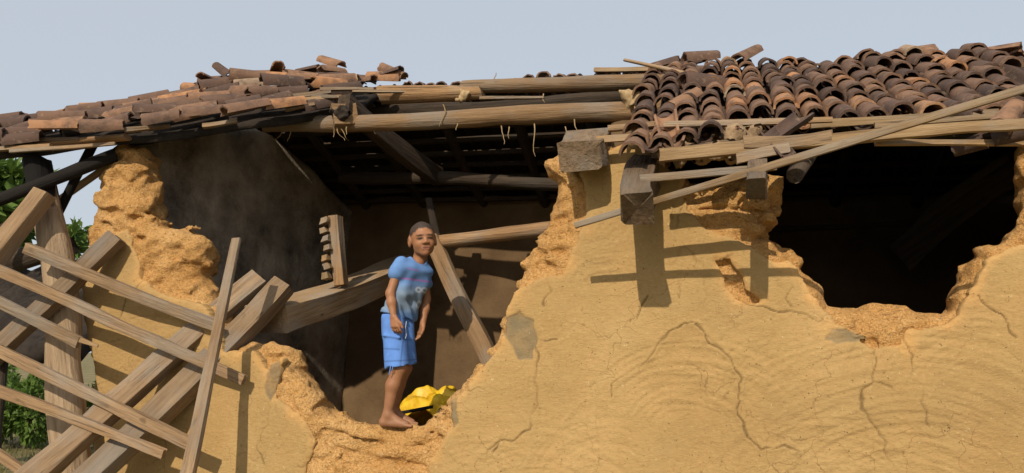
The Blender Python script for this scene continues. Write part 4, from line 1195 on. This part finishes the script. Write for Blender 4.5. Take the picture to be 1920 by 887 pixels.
k_ = 1 / KP
ppx, ppy = 740 + xx * k_, 798 - zz * k_
f_ = np.clip((ppy - 528) / 22, 0, 1)[:, None]
col = blue * (1 - f_) + grey * f_
f_ = np.clip((ppy - 578) / 14, 0, 1)[:, None]
col = col * (1 - f_) + blue * 0.95 * f_
front = (yy < 0.06)
def dab(m_, c, f=0.8):
    global col
    w_ = (m_ * f)[:, None]; col = col * (1 - w_) + np.array(c) * w_
sm_ = lambda d, w_: np.clip(1.2 - d / w_, 0, 1)
dab(sm_(np.abs(ppy - (524 + 0.06 * (ppx - 760))), 2.0) * (ppx > 752) * front, (0.42, 0.12, 0.42), 0.75)
dab(sm_(np.abs(ppy - 506 - 0.15 * (ppx - 770)), 1.8) * (ppx > 763) * (ppx < 784) * front, (0.40, 0.12, 0.45), 0.55)
for cx_ in (781, 791): dab(sm_(np.abs(np.hypot(ppx - cx_, ppy - 543) - 4), 2.0) * front, (0.75, 0.78, 0.80), 0.55)
dab(sm_(np.abs(np.hypot((ppx - 781) / 0.7, (ppy - 571) / 1.4) - 4.5), 2.2) * front, (0.70, 0.73, 0.76), 0.5)
nd_ = np.abs(np.linalg.norm(V - J(781, 484, -0.006), axis=1) - 0.055)
col *= (1 - 0.35 * np.clip(1.4 - nd_ / 0.007, 0, 1) * (ppy < 506))[:, None]          # ribbed collar
shirt = obj('t_shirt', V, Q, CLOTH, PER, matrix=PM)
vcol(shirt, col)

# shorts
So = Field((-0.17, -0.22, 0.30), (0.22, 0.24, 0.72), 0.0048)
So.cap(J(735, 598, -0.052), J(747, 690, -0.066), 0.066, 0.072, 0.02)
So.cap(J(749, 600, 0.045), J(754, 690, 0.062), 0.064, 0.068, 0.02)
So.cap(J(735, 612, 0.0), J(735, 625, 0.0), 0.070, 0.070, 0.03)
g = np.meshgrid(*So.ax, indexing='ij')
So.F = (So.F + 0.006 * bn(So.F.shape, So.n * So.h, (0.07, 0.07, 0.10)) + 0.003 * bn(So.F.shape, So.n * So.h, (0.035, 0.035, 0.05))).astype(np.float32)
hem = J(0, 686)[2] + 0.10 * (g[0] - 0.03) + 0.010 * bn(So.F.shape, So.n * So.h, (0.03, 0.03, 9))
So.F = np.maximum(So.F, hem - g[2])
So.F = np.maximum(So.F, g[2] - J(0, 590)[2])
So.cap(J(748, 688, -0.066), J(749, 712, -0.066), 0.058, 0.060, 0.004, True)
So.cap(J(752, 686, 0.062), J(753, 712, 0.062), 0.054, 0.056, 0.004, True)
# pocket flap
So.cap(J(722, 630, -0.108), J(750, 634, -0.120), 0.009, 0.009, 0.010)
V, Q = So.mesh()
col = np.tile(np.array([0.105, 0.235, 0.60]), (len(V), 1))
sx_, sy_ = 740 + V[:, 0] / KP, 798 - V[:, 2] / KP
for dd in (np.abs(sy_ - 634 - 0.12 * (sx_ - 735)), np.abs(sx_ - 757 + 0.05 * (sy_ - 640)) + 99 * (sy_ < 604), np.abs(sy_ - 677 + 0.05 * (sx_ - 740)), np.abs(sy_ - 655 - 0.05 * (sx_ - 735)) + 60 * (sx_ > 752)):
    col *= (1 - 0.38 * np.clip(1.3 - dd / 1.6, 0, 1))[:, None]          # stitched seams and pocket
shorts = obj('shorts', V, Q, CLOTH, PER, matrix=PM)
vcol(shorts, col)
# torn threads at the hem, drawstring
def strand(name, pts, r, colr, parent):
    Vs, Fs = [], []
    for p in pts:
        for j in range(5): Vs.append((p[0] + r * math.cos(j * 1.2566), p[1] + r * math.sin(j * 1.2566), p[2]))
    for k in range(len(pts) - 1):
        for j in range(5): Fs.append((k * 5 + j, k * 5 + (j + 1) % 5, k * 5 + 5 + (j + 1) % 5, k * 5 + 5 + j))
    o = obj(name, Vs, Fs, CLOTH, parent, matrix=PM); vcol(o, np.tile(np.array(colr), (len(Vs), 1)))
for px in (737, 741):
    strand('thread', [J(px, 684, -0.135), J(px - 1, 692, -0.137), J(px - 3, 696 + (px % 3) * 3, -0.128)], 0.003, (0.12, 0.25, 0.58), shorts)
strand('drawstring', [J(763, 604, -0.115), J(762, 616, -0.122), J(764, 630, -0.125), J(762, 636, -0.120)], 0.0024, (0.42, 0.50, 0.62), shorts)

# ------------------------------------------------------------------ beyond the house, at the left
def leaves(n, pos_fn, ln, wd, g_, droop=0.3):
    """n folded leaf blades as one mesh"""
    V = np.zeros((n, 6, 3)); 
    for i in range(n):
        p, out = pos_fn(i)
        d = out + g_.normal(0, 0.6, 3); d[2] -= droop; d /= np.linalg.norm(d)
        s = np.cross(d, g_.normal(0, 1, 3)); s /= np.linalg.norm(s) + 1e-9
        u = np.cross(s, d)
        l_ = ln * g_.uniform(0.6, 1.3); w_ = wd * g_.uniform(0.7, 1.3)
        V[i] = [p, p + d * l_ * 0.45 + s * w_ - u * w_ * 0.3, p + d * l_ * 0.45, p + d * l_ * 0.45 - s * w_ - u * w_ * 0.3, p + d * l_ - u * l_ * 0.15, p + d * l_ * 0.75]
    b = np.arange(n) * 6
    Q = np.concatenate([np.stack([b, b + 1, b + 4, b + 2], 1), np.stack([b, b + 2, b + 4, b + 3], 1)])
    return V.reshape(-1, 3), Q

def tree(name, base, hgt, crown_c, crown_r, nleaf, label, cat, seed, group=None, ln=0.16, wd=0.04, twigs=9):
    g_ = np.random.default_rng(seed)
    root = empty(name, base)
    tag(root, label, cat, group)
    top = Vector((crown_c[0], crown_c[1], crown_c[2]))
    timber('trunk', base, top, 0.05 * hgt * 0.9, 0.02 * hgt, 0.05 * hgt * 0.7, BARK, root, 'log', seed, rough=1.5)
    tips = []
    for k in range(twigs):
        d = g_.normal(0, 1, 3); d[2] = abs(d[2]) * 0.6; d /= np.linalg.norm(d)
        tip = np.array(top) + d * np.array(crown_r) * 0.75
        st = Vector(base).lerp(top, g_.uniform(0.6, 0.95))
        timber('branch', st, Vector(tip), 0.014 * hgt, 0.006 * hgt, 0.010 * hgt, BARK, root, 'log', seed + k + 1, rough=1.5)
        tips.append(tip)
    cl = []
    for k in range(max(14, nleaf // 60)):
        d = g_.normal(0, 1, 3); d /= np.linalg.norm(d)
        c = np.array(top) + d * np.array(crown_r) * g_.uniform(0.35, 1.0) ** 0.6
        cl.append((c, g_.uniform(0.10, 0.24) * max(crown_r)))
    def pf(i):
        c, r = cl[i % len(cl)]
        d = g_.normal(0, 1, 3); d /= np.linalg.norm(d)
        return c + d * r * g_.uniform(0.2, 1) ** 0.5, d
    V, Q = leaves(nleaf, pf, ln, wd, g_)
    obj('crown', V, Q, LEAF, root, False)

c = P(-15, 372, 3.2)
tree('leafy_tree', Vector((c.x - 0.3, c.y, 0)), c.z, c, (0.62, 0.6, 0.62), 1700, 'leafy green tree seen under the sagging roof edge', 'tree', 91, ln=0.24, wd=0.045)
c = P(128, 446, 9.0)
tree('leafy_tree', Vector((c.x, c.y, 0)), c.z, c, (0.42, 0.4, 0.34), 420, 'far feathery tree showing beside the charred post', 'tree', 92, ln=0.32, wd=0.05)
c = P(55, 745, 5.5)
for i, (dx, dy, r_) in enumerate([(0, 0, 0.75), (-1.1, 0.4, 0.8), (1.0, 0.6, 0.7)]):
    g_ = np.random.default_rng(140 + i)
    b0_ = Vector((c.x + dx, c.y + dy, 0))
    root = empty('green_bush', b0_)
    tag(root, ['bushy green shrub straight behind the old post', 'bushy green shrub at the left edge behind the battens', 'bushy green shrub just left of the house corner'][i], 'bush', 'shrubs behind the left post')
    for k in range(5):
        timber('stem', b0_, b0_ + Vector((g_.uniform(-.4, .4), g_.uniform(-.3, .3), 0.9)), 0.03, 0.012, 0.03, BARK, root, 'log', 500 + 10 * i + k)
    def pf(q):
        d = g_.normal(0, 1, 3); d /= np.linalg.norm(d)
        rr_ = g_.uniform(0.3, 1.0) ** 0.5 * (0.8 + 0.25 * math.sin(5 * d[0] + 3 * d[1] + i))
        return np.array([b0_.x, b0_.y, 0.62]) + d * np.array([r_, r_ * 0.8, 0.62]) * rr_, d
    V, Q = leaves(2600, pf, 0.11, 0.03, g_)
    obj('foliage', V, Q, LEAF, root, False)

# dark open shed behind the planks
sb = P(40, 600, 2.6)
SHED = empty('open_shed', Vector((sb.x, sb.y, 0)))
tag(SHED, 'low open shed with smoke-black thatch behind the leaning planks', 'shed')
g_ = np.random.default_rng(60)
nA, nB = 70, 26
A_, B_ = np.meshgrid(np.linspace(-2.3, 1.05, nA), np.linspace(0, 1, nB), indexing='ij')
zt = P(40, 478, 2.6).z; zb = P(40, 640, 2.6).z
Zr = zb + (zt - zb) * B_ + 0.05 * gnoise((nA, nB), (3.3, 1.2), (0.12, 0.2), g_) + 0.04 * gnoise((nA, nB), (3.3, 1.2), (0.05, 0.3), g_) - 0.08 * np.clip((A_ + 0.2) * 0.4, 0, 1)
Yr = sb.y - 0.25 + 1.3 * B_ + 0.04 * gnoise((nA, nB), (3.3, 1.2), (0.06, 0.06), g_)
v = np.arange(nA * nB).reshape(nA, nB); m = nA * nB
q = np.stack([v[:-1, :-1], v[1:, :-1], v[1:, 1:], v[:-1, 1:]], -1).reshape(-1, 4)
Qs = [q, q[:, ::-1] + m]
for a_, b_ in ((v[:-1, 0], v[1:, 0]), (v[1:, -1], v[:-1, -1]), (v[0, 1:], v[0, :-1]), (v[-1, :-1], v[-1, 1:])):
    Qs.append(np.stack([a_, a_ + m, b_ + m, b_], -1).reshape(-1, 4))
top = np.stack([sb.x + A_, Yr, Zr], -1).reshape(-1, 3)
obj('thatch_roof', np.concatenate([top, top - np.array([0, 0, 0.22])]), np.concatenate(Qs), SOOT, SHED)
p_ = P(4, 700, 2.5); 
for k, (x_, y_, zz_) in enumerate([(p_.x, p_.y, zb), (sb.x - 2.1, sb.y - 0.05, zb), (sb.x + 0.9, sb.y + 0.95, zt - 0.3), (sb.x - 2.1, sb.y + 0.95, zt - 0.3)]):
    timber('post', (x_, y_, 0), (x_ + 0.02, y_, zz_), 0.10, 0.09, 0.10, SOOTWOOD, SHED, 'log', 800 + k)

# grass tufts on the open ground
g_ = np.random.default_rng(70)
N = 5200
gc = P(60, 850, 5.0)
bx_ = np.stack([g_.uniform(gc.x - 4, gc.x + 3, N), g_.uniform(2.2, 9.0, N), np.zeros(N)], 1)
ht = g_.uniform(0.03, 0.11, N); an_ = g_.uniform(0, 6.28, N)
dr = np.stack([np.cos(an_), np.sin(an_), 0 * an_], 1)
V = np.stack([bx_ - dr * 0.008, bx_ + dr * 0.008, bx_ + dr[:, [1, 0, 2]] * ht[:, None] * 0.4 + np.array([0, 0, 1]) * ht[:, None]], 1).reshape(-1, 3)
V[:, 2] -= 0.01
gr = obj('grass', V, np.arange(N * 3).reshape(-1, 3), leaf_mat('dry_grass', (0.10, 0.12, 0.03), (0.22, 0.19, 0.07)), None, False)
tag(gr, 'short patchy grass on the ground left of the house', 'grass', kind='stuff')
